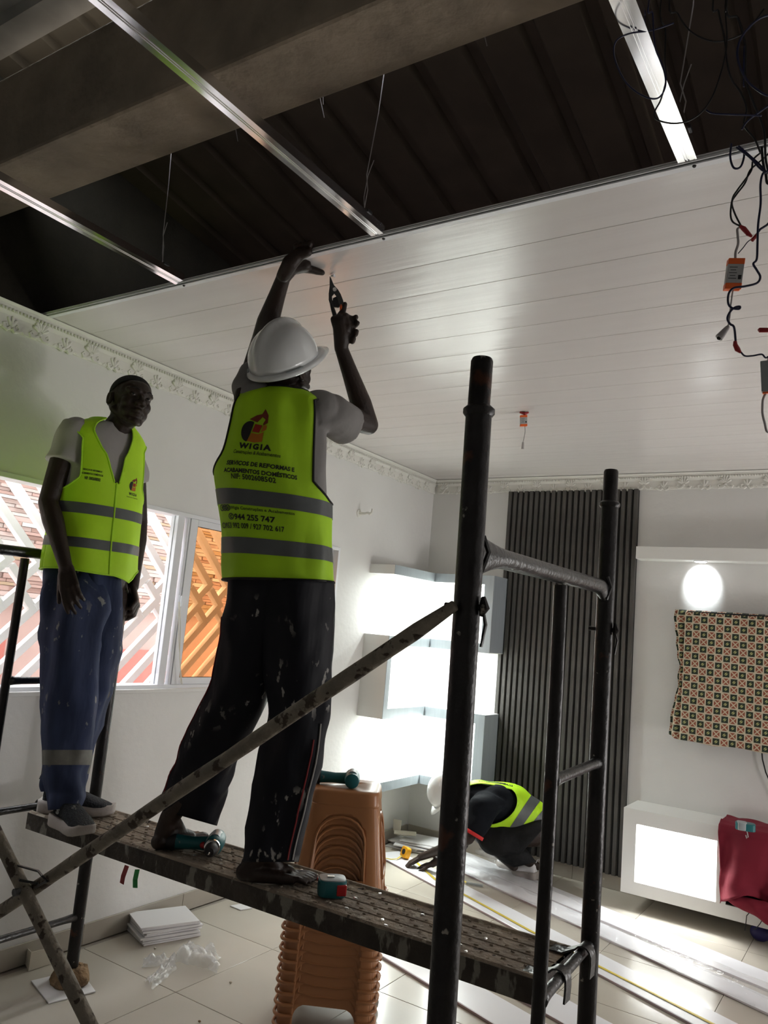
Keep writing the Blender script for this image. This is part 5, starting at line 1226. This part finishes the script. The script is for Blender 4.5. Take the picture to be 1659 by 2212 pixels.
def shoe(t, heel, toe, wid, seed, label=None, mt='shoe', lg=True):
    heel = V(heel); toe = V(toe); d = (toe - heel); d.z = 0; L = d.length; d.normalize(); ac = V((d.y, -d.x, 0)); z0 = heel.z
    def sec(s, w, zb, zt, n=20): return [heel + d * (s * L) + ac * (cos(a) * w) + V((0, 0, (zb + zt) / 2 + (zt - zb) / 2 * (abs(sin(a)) ** .8 * (1 if sin(a) > 0 else -1)))) for a in lin(0, 2 * pi, n)[:-1]]
    w = wid; mb = MB()
    mb.rings([sec(.02, w * .45, .030, .085), sec(.06, w * .66, .026, .108), (sec(.18, w * .74, .025, .112)), sec(.32, w * .76, .025, .108), sec(.45, w * .80, .024, .094), sec(.60, w * .92, .022, .076), sec(.75, w * .98, .020, .060), sec(.88, w * .88, .018, .048), sec(.96, w * .62, .018, .040), sec(.99, w * .3, .02, .032)])
    up = obj('shoe_upper', mb, mt, t, smooth='all')
    mb = MB(); R = []
    out = [(-.03, .25), (-.035, .55), (.0, .80), (.12, .90), (.30, .84), (.45, .86), (.62, 1.0), (.78, 1.04), (.90, .92), (.98, .66), (1.01, .3)]
    for z, k, zf in ((0, .95, 0), (.006, 1.02, 0), (.022, 1.02, 1), (.030, .95, 1)):
        r = [];
        for s, q in out: r.append(heel + d * (s * L) + ac * q * w * k + V((0, 0, z + (.016 * (1 - s) ** 2 + (.012 * max(0, s - .8) * 5 * 1) if zf else (.012 * max(0, s - .85) * 6)))))
        for s, q in reversed(out): r.append(heel + d * (s * L) - ac * q * w * k + V((0, 0, z + (.016 * (1 - s) ** 2 + (.012 * max(0, s - .8) * 5 * 1) if zf else (.012 * max(0, s - .85) * 6)))))
        R.append(r)
    mb.rings(R); obj('sole', mb, 'sole', up, smooth='all')
    for k in range(4):
        s = .40 + .075 * k; mb = MB(); zt = .100 - .013 * k
        mb.tube([heel + d * (s * L) + ac * w * .5 + V((0, 0, zt - .014)), heel + d * (s * L) + V((0, 0, zt + .001)), heel + d * (s * L) - ac * w * .5 + V((0, 0, zt - .014))], .0034, 6); obj('lace', mb, 'lace', up, smooth=True)
    mb = MB(); mb.tube([heel + d * L * .05 + V((0, 0, .10)), heel - d * L * .02 + V((0, 0, .125)), heel - d * L * .07 + V((0, 0, .130)), heel - d * L * .08 + V((0, 0, .118))], [.006, .005, .005, .004], 6, flat=.5); obj('heel_tab', mb, mt, up)
    if lg:
        mb = MB(); a = fit(text2d('S', .03, .002), .022, .022); o = heel + d * L * .27 + ac * w * .775 + V((0, 0, .062)); flat_text(mb, a, o, d, V((0, 0, 1)) - ac * .12); obj('side_logo', mb, 'logo', up, fix=False)
    return up
hn = PZ(118, 1782, ZP); tn = PZ(192, 1800, ZP)
hn = V((-2.605, 1.935, ZP)); tn = hn + V((.265, -.065, 0))
shoe(t1, V((-2.590, 1.925, ZP)), V((-2.385, 1.900, ZP)), .048, 1)
a = PZ(68, 1752, ZP); b = PZ(238, 1752, ZP)
shoe(t1, a + V((.015, .03, 0)), V((-2.575, 2.165, ZP)), .048, 2, lg=False)

# ----------------------------------------------------------------- worker 2: back to us, helmet, arms raised
t2 = thing('person', (-1.80, 2.05, ZP), 'person in white helmet and printed lime vest seen from behind, barefoot, trimming the ceiling', 'person')
DT = 2.62
rr = [((497, 1310), (722, 1312), 2.58), ((484, 1250), (720, 1256), 2.60), ((482, 1193), (720, 1212), 2.61), ((480, 1141), (718, 1164), 2.62), ((473, 1078), (716, 1106), 2.63), ((468, 1020), (714, 1050), 2.63), ((484, 970), (712, 1000), 2.63), ((494, 922), (711, 948), 2.63), ((503, 878), (709, 901), 2.63), ((518, 858), (702, 872), 2.63), ((548, 846), (682, 857), 2.63), ((582, 838), (660, 845), 2.63), ((592, 830), (652, 836), 2.63)]
R2 = []
for i, (a, b, d) in enumerate(rr):
    c = (D(*a, d) + D(*b, d)) / 2; r = ringpx(a, b, d, (.70, .70, .68, .66, .62, .60, .60, .58, .56, .52, .52, .6, .8)[i], 0); hor = V((0, 0, 1))
    A = r[2]; B = r[3]; B.z = 0
    R2.append((i, c, A, B))
def wr_(t, c): return (t - c + 180) % 360 - 180
def fold2(t, v, q):
    low = max(0, min(1, (6 - v) / 5)); return .014 * low * noise.noise(V((q.x * 6 + 3, q.y * 6, q.z * 2))) + .012 * low * max(0, 1 - abs(wr_(t, 38)) / 22) * (1 - .5 * sin(v * 2)) + .006 * (.4 - abs(noise.noise(V((q.x * 8 + q.z * 2, q.y * 8, q.z * 3 + 5))))) + .007 * max(0, 1 - abs(v - 8) / 3) * sin(rad(t) * 9) * max(0, sin(rad(t))) + .005 * noise.noise(V((q.x * 14, q.y * 14, q.z * 5)))
T2 = Surf(R2, 2.25, fold2)
# v from image row on the back centre line
def vrow(y, S=T2, x=600):
    lo, hi = S.R[0][0], S.R[-1][0]
    for _ in range(30):
        mmm = (lo + hi) / 2; q = S.raw(90, mmm) - CAM; py = CY - FOC * q.dot(U0) / q.dot(F0)
        if py > y: lo = mmm
        else: hi = mmm
    return lo
body = MB()
Ls2, Rs2 = D(536, 862, 2.64), D(706, 884, 2.64); Le2, Lw2 = D(566, 732, 2.82), D(613, 597, 2.655); Re2, Rw2 = D(796, 918, 2.84), D(737, 752, 2.76)
UH = cv(-.15, .85, -.50); FH = cv(.55, .30, .78); FH = (FH - UH * FH.dot(UH)).normalized(); XH = FH.cross(UH)
Hc = D(612, 772, 2.66); hc2 = Hc - UH * .045
nb = D(620, 860, 2.66)
body.ell(D(600, 1010, 2.66), (R0 * .155, F0 * .095, U0 * .23)); body.ell(D(605, 1240, 2.62), (R0 * .15, F0 * .11, U0 * .17))
chain(body, [(nb - U0 * .03, .062), (hc2 - UH * .06 - FH * .02, .055)]); chain(body, [(Ls2 + R0 * .04, .052), (Rs2 - R0 * .03, .052)])
arm(body, Ls2, Le2, Lw2, .98); arm(body, Rs2, Re2, Rw2, .98)
# left hand hooked over the ceiling edge, thumb below
wd = (D(668, 560, 2.68) - Lw2).normalized()
def gripL(mb):
    kb = [PY(613, 594, 1.85), PY(627, 568, 1.832), PY(645, 550, 1.838), PY(664, 544, 1.845)]; chain(mb, list(zip(kb, (.024, .027, .023, .017))))
    mb.capsule(Lw2, D(632, 572, 2.67), .026, .029); mb.capsule(D(622, 580, 2.66), D(660, 573, 2.67), .024, .020); mb.capsule(D(636, 566, 2.665), D(664, 556, 2.675), .028, .022); mb.capsule(D(650, 556, 2.67), D(682, 556, 2.69), .020, .014)
    for i in range(4):   # fingers lie on top of the planks
        a = D(640 + i * 10, 553 + i * 3, 2.70 + .012 * i); a.z = max(a.z, ZC + .035); b = a + V((.012, .045, .012)); c = b + V((.008, .035, -.012)); e = c + V((.004, .020, -.014)); c.z = max(c.z, ZC + .032); e.z = ZC + .030
        g0 = PY(640 + i * 9, 550 - i * 1.5, 1.842); g0.z = max(g0.z, ZC + .018); a.z = ZC + .034; chain(mb, [(g0, .013), (a, .0115), (b, .0098), (c, .009), (e, .008)], 10)
    a = D(655, 576, 2.69); b = D(674, 573, 2.70); c = D(688, 575, 2.71); e = D(697, 578, 2.715)
    for q in (a, b, c, e): q.z = min(q.z, ZC - .013)
    chain(mb, [(D(640, 580, 2.675), .020), (a, .0175), (b, .0138), (c, .0128), (e, .0108)], 10)
gripL(body)
# right hand closed on the snips
hd = (D(739, 690, 2.74) - Rw2).normalized(); pn = cv(.35, .1, .9)
chain(body, [(Rw2, .025), (D(738, 722, 2.745), .030), (D(735, 695, 2.735), .028)])
kn_ = [(727, 690), (733, 686), (741, 690), (748, 702)]
body.capsule(D(733, 725, 2.75), D(722, 690, 2.73), .016, .014); body.capsule(D(742, 728, 2.75), D(752, 705, 2.73), .017, .013)
for a, b, c, e in (((746, 682, 2.73), (755, 688, 2.75), (764, 688, 2.745), (769, 685, 2.735)), ((750, 694, 2.73), (760, 700, 2.75), (768, 702, 2.745), (772, 698, 2.733)), ((752, 706, 2.73), (762, 714, 2.75), (768, 722, 2.745), (770, 716, 2.733)), ((748, 720, 2.735), (755, 732, 2.752), (761, 738, 2.747), (764, 732, 2.737))):
    chain(body, [(D(*a), .0125), (D(*b), .0112), (D(*c), .0102), (D(*e), .0095)], 10)
chain(body, [(D(726, 700, 2.74), .015), (D(733, 684, 2.745), .0125), (D(741, 672, 2.745), .011), (D(745, 657, 2.742), .0095)], 10)
P2, X2_, F2_, U2_ = head(body, hc2, FH, UH, .96)
Rk, Ra = D(642, 1570, 2.54), D(572, 1850, 2.47); Lk, La = D(500, 1545, 2.62), D(372, 1785, 2.765)
RH = V((-1.712, 1.972, ZP - .001)); LH = V((-2.118, 1.985, ZP - .001))
Ra = RH + V((.045, .030, .095)); La = LH + V((.010, .030, .105))
for h_, k_, a_ in ((D(655, 1300, 2.58), Rk, Ra), (D(560, 1300, 2.60), Lk, La)):
    chain(body, [(h_, .078), (h_.lerp(k_, .5), .068), (k_, .050), (k_.lerp(a_, .35), .052), (a_, .034)])
foot(body, RH, V((.70, .70, 0)), Ra, -1, .98); foot(body, LH, V((-.12, .99, 0)), La, 1, .96)
remesh('body', body, 'skin', t2, .0042, 3)
mb = MB(); solidS(mb, T2, 1.2, 11.3, -.012)
sleeve(mb, Ls2 + R0 * .012, Le2, .42, .062, .060, 13, top=D(570, 900, 2.62)); sleeve(mb, Rs2 - R0 * .012 - U0 * .006, Re2 - U0 * .035, .56, .068, .074, 18, top=D(665, 900, 2.63))
mb.ell(Rs2 - R0 * .025, (R0 * .075, F0 * .07, U0 * .066)); mb.ell(Ls2 + R0 * .028, (R0 * .066, F0 * .066, U0 * .062))
remesh('shirt', mb, 'shirt', t2, .006, 7)
vb = vrow(1062); vt = 9.3
wR = arm_w(46, vb, vt, .6, .6); wL = arm_w(26, vrow(1028), vt, .8, .6)
st2 = [(vrow(1097), vrow(1063)), (vrow(1200), vrow(1166))]
hem2 = vrow(1251)
ve2 = vest(t2, T2, hem2, 10.75, [(0, wR, vb, vt), (178, wL, vrow(1028), vt)], 0, None, st2, 'vest', 'blackt', off=.005, trimr=.0042, n=120, mv=80)
# back print, laid out in metres and wrapped on the cloth
def back(s, x0, x1, y0, y1, bold=.0005, space=1, mi=0, art=None):
    yc = (y0 + y1) / 2; v = vrow(yc); c, A, B = T2.frame(v); a = A.length; xm = (x0 + x1) / 2
    cx_ = CX + FOC * (c - CAM).dot(R0) / (c - CAM).dot(F0); m_ = 2.50 / FOC; off_ = (xm - cx_) * m_; t0 = 90 - math.degrees(math.asin(max(-.95, min(.95, off_ / a * .98))))
    dv = (vrow(yc - 5) - vrow(yc + 5)) / (10 * m_)
    arts = [(mi, *fit(text2d(s, .03, bold, space=space), (x1 - x0) * m_, (y1 - y0) * m_))] if s else art
    bmb = MB()
    for mi_, vs_, fs_ in arts:
        vv = []
        for x, y in vs_:
            q = max(-.97, min(.97, (off_ + x) / a * .98)); vv.append(T2(90 - math.degrees(math.asin(q)), v + y * dv, .0078))
        bmb.add(vv, fs_, mi_)
    obj('printed_line' if s else 'printed_emblem', bmb, [MT['ink'], MT['inkd'], MT['inkr'], MT['inko']], ve2, fix=False, kind='stuff' if 0 else None)
back(None, 537, 598, 886, 960, art=[(mi, [(x * 1.0, y) for x, y in vs_], fs_) for mi, vs_, fs_ in logo_art(.110)])
back('WIGIA', 529, 597, 963, 976, .0016, 1.35); back('Construções & Acabamentos', 517, 612, 979, 989, .0003)
back('SERVIÇOS DE REFORMAS E', 501, 641, 1003, 1015, .0011); back('ACABAMENTOS DOMÉSTICOS', 494, 647, 1017, 1029, .0011); back('NIF: 5002608502', 514, 603, 1031, 1043, .0007)
back('Wigia Construções e Acabamentos', 511, 641, 1101, 1110, .0003); back('944 255 747', 521, 603, 1117, 1130, .0008); back('953 992 009 / 927 702 617', 497, 620, 1136, 1148, .0006)
def disc(n=16): return [(1, 1)]
def icon(x, y, r, inner):
    m_ = 2.50 / FOC; art = []; c1 = [(cos(a) * r * m_, sin(a) * r * m_) for a in lin(0, 2 * pi, 18)[:-1]]; c2_ = [(cos(a) * r * m_ * .72, sin(a) * r * m_ * .72) for a in lin(0, 2 * pi, 18)[:-1]]
    art.append((0, c1 + c2_, [(i, (i + 1) % 18, 18 + (i + 1) % 18, 18 + i) for i in range(18)]))
    f_ = fit(text2d(inner, .03, .001), None, r * 1.05 * m_); art.append((0, f_[0], f_[1])); back(None, x - 5, x + 5, y - 5, y + 5, art=art)
icon(488, 1105, 7, 'f'); icon(496, 1105, 7, 'o'); icon(504, 1105, 7, 'd'); icon(513, 1123, 7, 'c'); icon(491, 1142, 6, 'l')
# black trousers
LL = [((500, 1245), (655, 1250), 2.60, .9), ((492, 1316), (640, 1316), 2.60, .9), ((479, 1399), (612, 1399), 2.61, .85), ((458, 1475), (582, 1490), 2.62, .85), ((423, 1550), (558, 1552), 2.64, .85), ((396, 1612), (524, 1616), 2.66, .85), ((370, 1675), (498, 1685), 2.69, .8), ((350, 1722), (483, 1740), 2.72, .8), ((343, 1748), (469, 1784), 2.74, .8)]
RL = [((560, 1250), (718, 1255), 2.58, .9), ((562, 1316), (721, 1316), 2.58, .9), ((570, 1399), (718, 1399), 2.57, .85), ((580, 1475), (713, 1475), 2.56, .8), ((587, 1530), (709, 1530), 2.55, .8), ((572, 1598), (702, 1598), 2.54, .8), ((556, 1660), (692, 1660), 2.52, .8), ((547, 1720), (678, 1720), 2.50, .8), ((536, 1797), (661, 1797), 2.475, .8), ((526, 1862), (645, 1862), 2.45, .85)]
tr2, S2s = trousers('trousers', t2, 'black', mk(LL), mk(RL), 11, .007)
for v0, v1, ta, mt_ in ((5.0, 8.9, 52, 'pipr'), (4.5, 8.9, 40, 'pipw')):
    mb = MB(); mb.tube([S2s[1](ta, v, .003) for v in lin(v0, v1, 30)], .0028, 6); obj('side_piping', mb, mt_, tr2)
mb = MB(); mb.tube([S2s[0](165, v, .002) for v in lin(1.2, 7.5, 30)], .0022, 6); obj('side_piping', mb, 'pipr', tr2)
# helmet: shell with centre ridge, rolled rim, peak and inner band
def hm(x, y, z): return Hc + XH * x + FH * y + UH * z
hl_ = MB(); R = []
for e in lin(0, 88, 14):
    r = []
    for a in lin(0, 360, 48)[:-1]:
        x = .108 * cos(rad(a)) * cos(rad(e)); y = .134 * sin(rad(a)) * cos(rad(e)); z = .128 * sin(rad(e)) ** .92 - .012
        k = max(0, 1 - (x / .024) ** 2) ** 1.0 if abs(x) < .024 else 0; z += .016 * k * min(1, e / 40)
        y2 = y * (1 + .02 * k)
        r.append(hm(x, y2, z))
    R.append(r)
hl_.rings(R, True)
hsh = obj('helmet', hl_, 'helm', t2, smooth='all', solid=.003, fix=False)
mb = MB(); R = []
for dz, dr in ((-.012, .0), (-.017, .008), (-.026, .013), (-.030, .011), (-.026, .004)):
    r = []
    for a in lin(0, 360, 60)[:-1]:
        pk_ = max(0, sin(rad(a))) ** 2; ext = dr * (1 + 5.2 * pk_)
        r.append(hm((.108 + dr * 1.0) * cos(rad(a)), (.134 + ext) * sin(rad(a)), dz - .012 * pk_ * (dr > 0)))
    R.append(r)
mb.rings(R, False); obj('helmet_rim', mb, 'helm', hsh, smooth='all', solid=.0025, fix=False)
mb = MB(); mb.tube([hm(.098 * cos(rad(a)), .122 * sin(rad(a)), -.024) for a in lin(0, 360, 40)[:-1]], .008, 6, closed=True, flat=.4); obj('inner_band', mb, 'tblack', hsh)
mb = MB(); mb.tube([hm(.113 * cos(rad(a)), .139 * sin(rad(a)), -.0135) for a in lin(200, 235, 6)], .0035, 6); mb.tube([hm(.113 * cos(rad(a)), .139 * sin(rad(a)), -.0135) for a in lin(318, 345, 6)], .0035, 6); obj('rim_slot', mb, 'tgrey', hsh)
# snips
sn = thing('aviation_snips', tuple(D(727, 650, 2.74)), 'pointed metal snips held up against the ceiling plank', 'snips')
dS = 2.735
def spx(pts, th, mt, name, parent, dd=0):
    mb = MB(); a = [D(x, y, dS + dd) for x, y in pts]; b = [q + F0 * th for q in a]; n = len(a)
    mb.add(a + b, [tuple(range(n)), tuple(reversed(range(n, 2 * n)))] + [(i, n + i, n + (i + 1) % n, (i + 1) % n) for i in range(n)]); return obj(name, mb, mt, parent, bevel=.0008)
j = spx([(712, 596), (715, 600), (721, 615), (730, 625), (736, 635), (741, 648), (743, 657), (737, 662), (731, 655), (728, 642), (722, 634), (716, 628), (714, 620)], .008, 'weld', 'jaw', sn)
spx([(712, 597), (712, 618), (710, 634), (710, 648), (713, 658), (719, 662), (722, 655), (718, 648), (717, 640), (722, 634), (720, 622)], .007, 'weld', 'jaw', sn, .008)
mb = MB(); mb.tube([D(723, 625, dS - .002), D(723, 625, dS + .017)], .007, 12); obj('pivot_bolt', mb, 'chrome', sn)
spx([(719, 644), (727, 640), (735, 646), (737, 658), (731, 664), (722, 663), (718, 656)], .012, 'tblack', 'linkage', sn, .002)
mb = MB(); mb.tube([D(716, 656, dS + .005), D(719, 668, dS + .008), D(723, 680, dS + .01), D(727, 705, dS + .015), D(733, 735, dS + .02)], [.006, .007, .008, .009, .008], 8); obj('handle', mb, 'tblack', sn, smooth=True)
mb = MB(); mb.tube([D(737, 658, dS + .005), D(738, 668, dS + .008), D(739, 680, dS + .01), D(745, 705, dS + .012), D(750, 735, dS + .016)], [.006, .007, .008, .009, .008], 8); obj('handle', mb, 'orange', sn, smooth=True)
mb = MB(); mb.tube([PZ(716, 596, ZC - .004), PZ(722, 595, ZC - .008), PZ(724, 599, ZC - .012)], [.003, .005, .002], 6); tag(obj('plastic_sliver', mb, 'pvcfloor'), 'small curled sliver cut from the ceiling plank at the tip of the snips', 'offcut')

# ----------------------------------------------------------------- worker 3: crouching on the floor at the back
D3 = 5.12
t3 = thing('person', (-2.05, 5.10, 0), 'person crouching at the back in lime vest, black top and helmet, measuring a plank', 'person')
rr3 = [((1192, 1765), (1118, 1842), .95), ((1180, 1748), (1104, 1838), .95), ((1164, 1734), (1092, 1836), .95), ((1140, 1714), (1072, 1818), .92), ((1106, 1698), (1046, 1797), .9), ((1060, 1690), (1026, 1772), .88), ((1020, 1692), (1006, 1756), .85), ((1000, 1700), (994, 1740), .8), ((990, 1706), (986, 1734), .8)]
T3 = Surf([ringpx(a, b, D3, br, i) for i, (a, b, br) in enumerate(rr3)], 2.2, folds(.012, 8, 8, 4))
body = MB(); Sh = D(1052, 1732, 4.97); El = D(1012, 1812, 4.90); Wr = PZ(908, 1852, .075)
Hh = D(972, 1712, 5.13); 
body.ell(D(1080, 1745, 5.12), (cv(.85, -.5, 0) * .22, cv(.5, .85, 0) * .08, F0 * .11)); chain(body, [(D(1020, 1722, 5.12), .055), (Hh + R0 * .03, .052)])
arm(body, Sh, El, Wr, .95)
FH3 = cv(-.55, -.80, .05); UH3 = cv(-.80, .55, -.1); UH3 = (UH3 - FH3 * UH3.dot(FH3)).normalized(); XH3 = FH3.cross(UH3)
P3, a_, b__, c_ = head(body, Hh, FH3, UH3, .95)
hand(body, Wr, PZ(884, 1866, .03) - Wr, V((.2, .1, -1)), -1, ((18, 30, 20), (18, 32, 22), (20, 34, 24), (24, 36, 24)), 1.0)
Sh2 = D(1030, 1735, 5.27); El2 = D(1000, 1825, 5.15); Wr2 = PZ(935, 1866, .06); arm(body, Sh2, El2, Wr2, .95)
hand(body, Wr2, V((-.8, .1, -.3)), V((.1, .1, -1)), 1, ((18, 30, 20), (18, 32, 22), (20, 34, 24), (24, 36, 24)), .95)
kn3 = D(1052, 1812, 5.03); hp3 = D(1155, 1800, 5.12); an3 = PZ(1154, 1899, .012) + V((0, .03, .075))
kn4 = D(1040, 1805, 5.28); an4 = PZ(1110, 1872, .11)
for h_, k_, a_ in ((hp3, kn3, an3), (hp3 + F0 * .1, kn4, an4)): chain(body, [(h_, .085), (k_, .055), (a_, .028)])
remesh('body', body, 'skin', t3, .0065, 2)
mb = MB(); solidS(mb, T3, 1, 7.9, -.016); sleeve(mb, Sh, El, .84, .100, .078, 21, top=D(1075, 1722, 5.05)); mb.ell(D(1072, 1735, 5.06), (R0 * .13, F0 * .10, U0 * .12)); sleeve(mb, Sh2, El2, .7, .075, .065, 23); sb = remesh('black_top', mb, 'shirtb', t3, .009, 5)
mb = MB(); d = (El - Sh).normalized(); u = (V((0, 0, 1)) - d * d.z).normalized(); w = d.cross(u); c = Sh + (El - Sh) * .83; mb.rings([[c + d * s + (u * cos(a) + w * sin(a)) * .080 for a in lin(0, 2 * pi, 20)[:-1]] for s in (-.010, .012)], False); obj('red_cuff', mb, 'redc', sb, smooth=True, solid=.002, fix=False)
w3 = arm_w(44, 3.1, 6.9, .8, .6)
ve3 = vest(t3, T3, 0, 7.2, [(112, w3, 3.1, 6.9), (-112, w3, 3.1, 6.9)], 0, None, [(.55, 1.25), (2.0, 2.75)], 'vestf', 'limet', off=.006, trimr=.003, n=90, mv=50)
mb = MB()
for s, v, h in (('ACABAMENTOS', 4.6, .03), ('SERVIÇOS', 5.0, .03)):
    vs_, fs_ = fit(text2d(s, .03, .001), .22, h); mb.add([T3(172 + y * 300, v + x * 6, .0085) for x, y in vs_], fs_)
obj('printed_line', mb, 'ink', ve3, fix=False, kind='stuff')
A3 = [((1190, 1772), (1120, 1850)), ((1160, 1772), (1098, 1850)), ((1120, 1776), (1070, 1850)), ((1080, 1778), (1050, 1838)), ((1046, 1782), (1034, 1822)), ((1030, 1796), (1034, 1808))]
mkk = lambda L, d, k: [ringpx(a, b, d, k, i) for i, (a, b) in enumerate(L)]
A4 = [((1160, 1800), (1135, 1868)), ((1120, 1795), (1110, 1862)), ((1085, 1785), (1070, 1850)), ((1055, 1780), (1040, 1832)), ((1038, 1790), (1030, 1815)), ((1030, 1797), (1028, 1806))]
mb = MB()
for L, d, k in ((A3, 5.02, 1.0), (A4, 5.22, .9), ([((1030, 1800), (1060, 1790)), ((1055, 1838), (1098, 1815)), ((1085, 1862), (1140, 1835)), ((1110, 1874), (1158, 1862))], 5.0, 1.0)):
    clip(Surf(mkk(L, d, k), 2.1, folds(.014, 9, 9, 7)), lin(-180, 180, 36), lin(0, len(L) - 1, 26), (), 0, mb)
obj('trousers', mb, 'charc', t3, smooth='all', solid=.002, fix=False)
shoe(t3, PZ(1158, 1900, .012), PZ(1108, 1886, .012), .046, 5, mt='card', lg=False); shoe(t3, PZ(1116, 1882, .012), PZ(1076, 1868, .012), .042, 6, mt='card', lg=False)
def hm3(x, y, z): return Hh + UH3 * .035 + XH3 * x + FH3 * y + UH3 * z
hl3 = MB(); R = []
for e in lin(0, 88, 10): R.append([hm3(.108 * cos(rad(a)) * cos(rad(e)), .134 * sin(rad(a)) * cos(rad(e)), .118 * sin(rad(e))) for a in lin(0, 360, 32)[:-1]])
hl3.rings(R, True); h3 = obj('helmet', hl3, 'helm', t3, smooth='all', fix=False)
mb = MB(); R = []
for dz, dr in ((0, 0), (-.006, .008), (-.012, .012)):
    R.append([hm3((.108 + dr) * cos(rad(a)), (.134 + dr * (1 + 3.5 * max(0, sin(rad(a))) ** 3)) * sin(rad(a)), dz) for a in lin(0, 360, 40)[:-1]])
mb.rings(R, False); obj('helmet_rim', mb, 'helm', h3, smooth='all', solid=.002, fix=False)
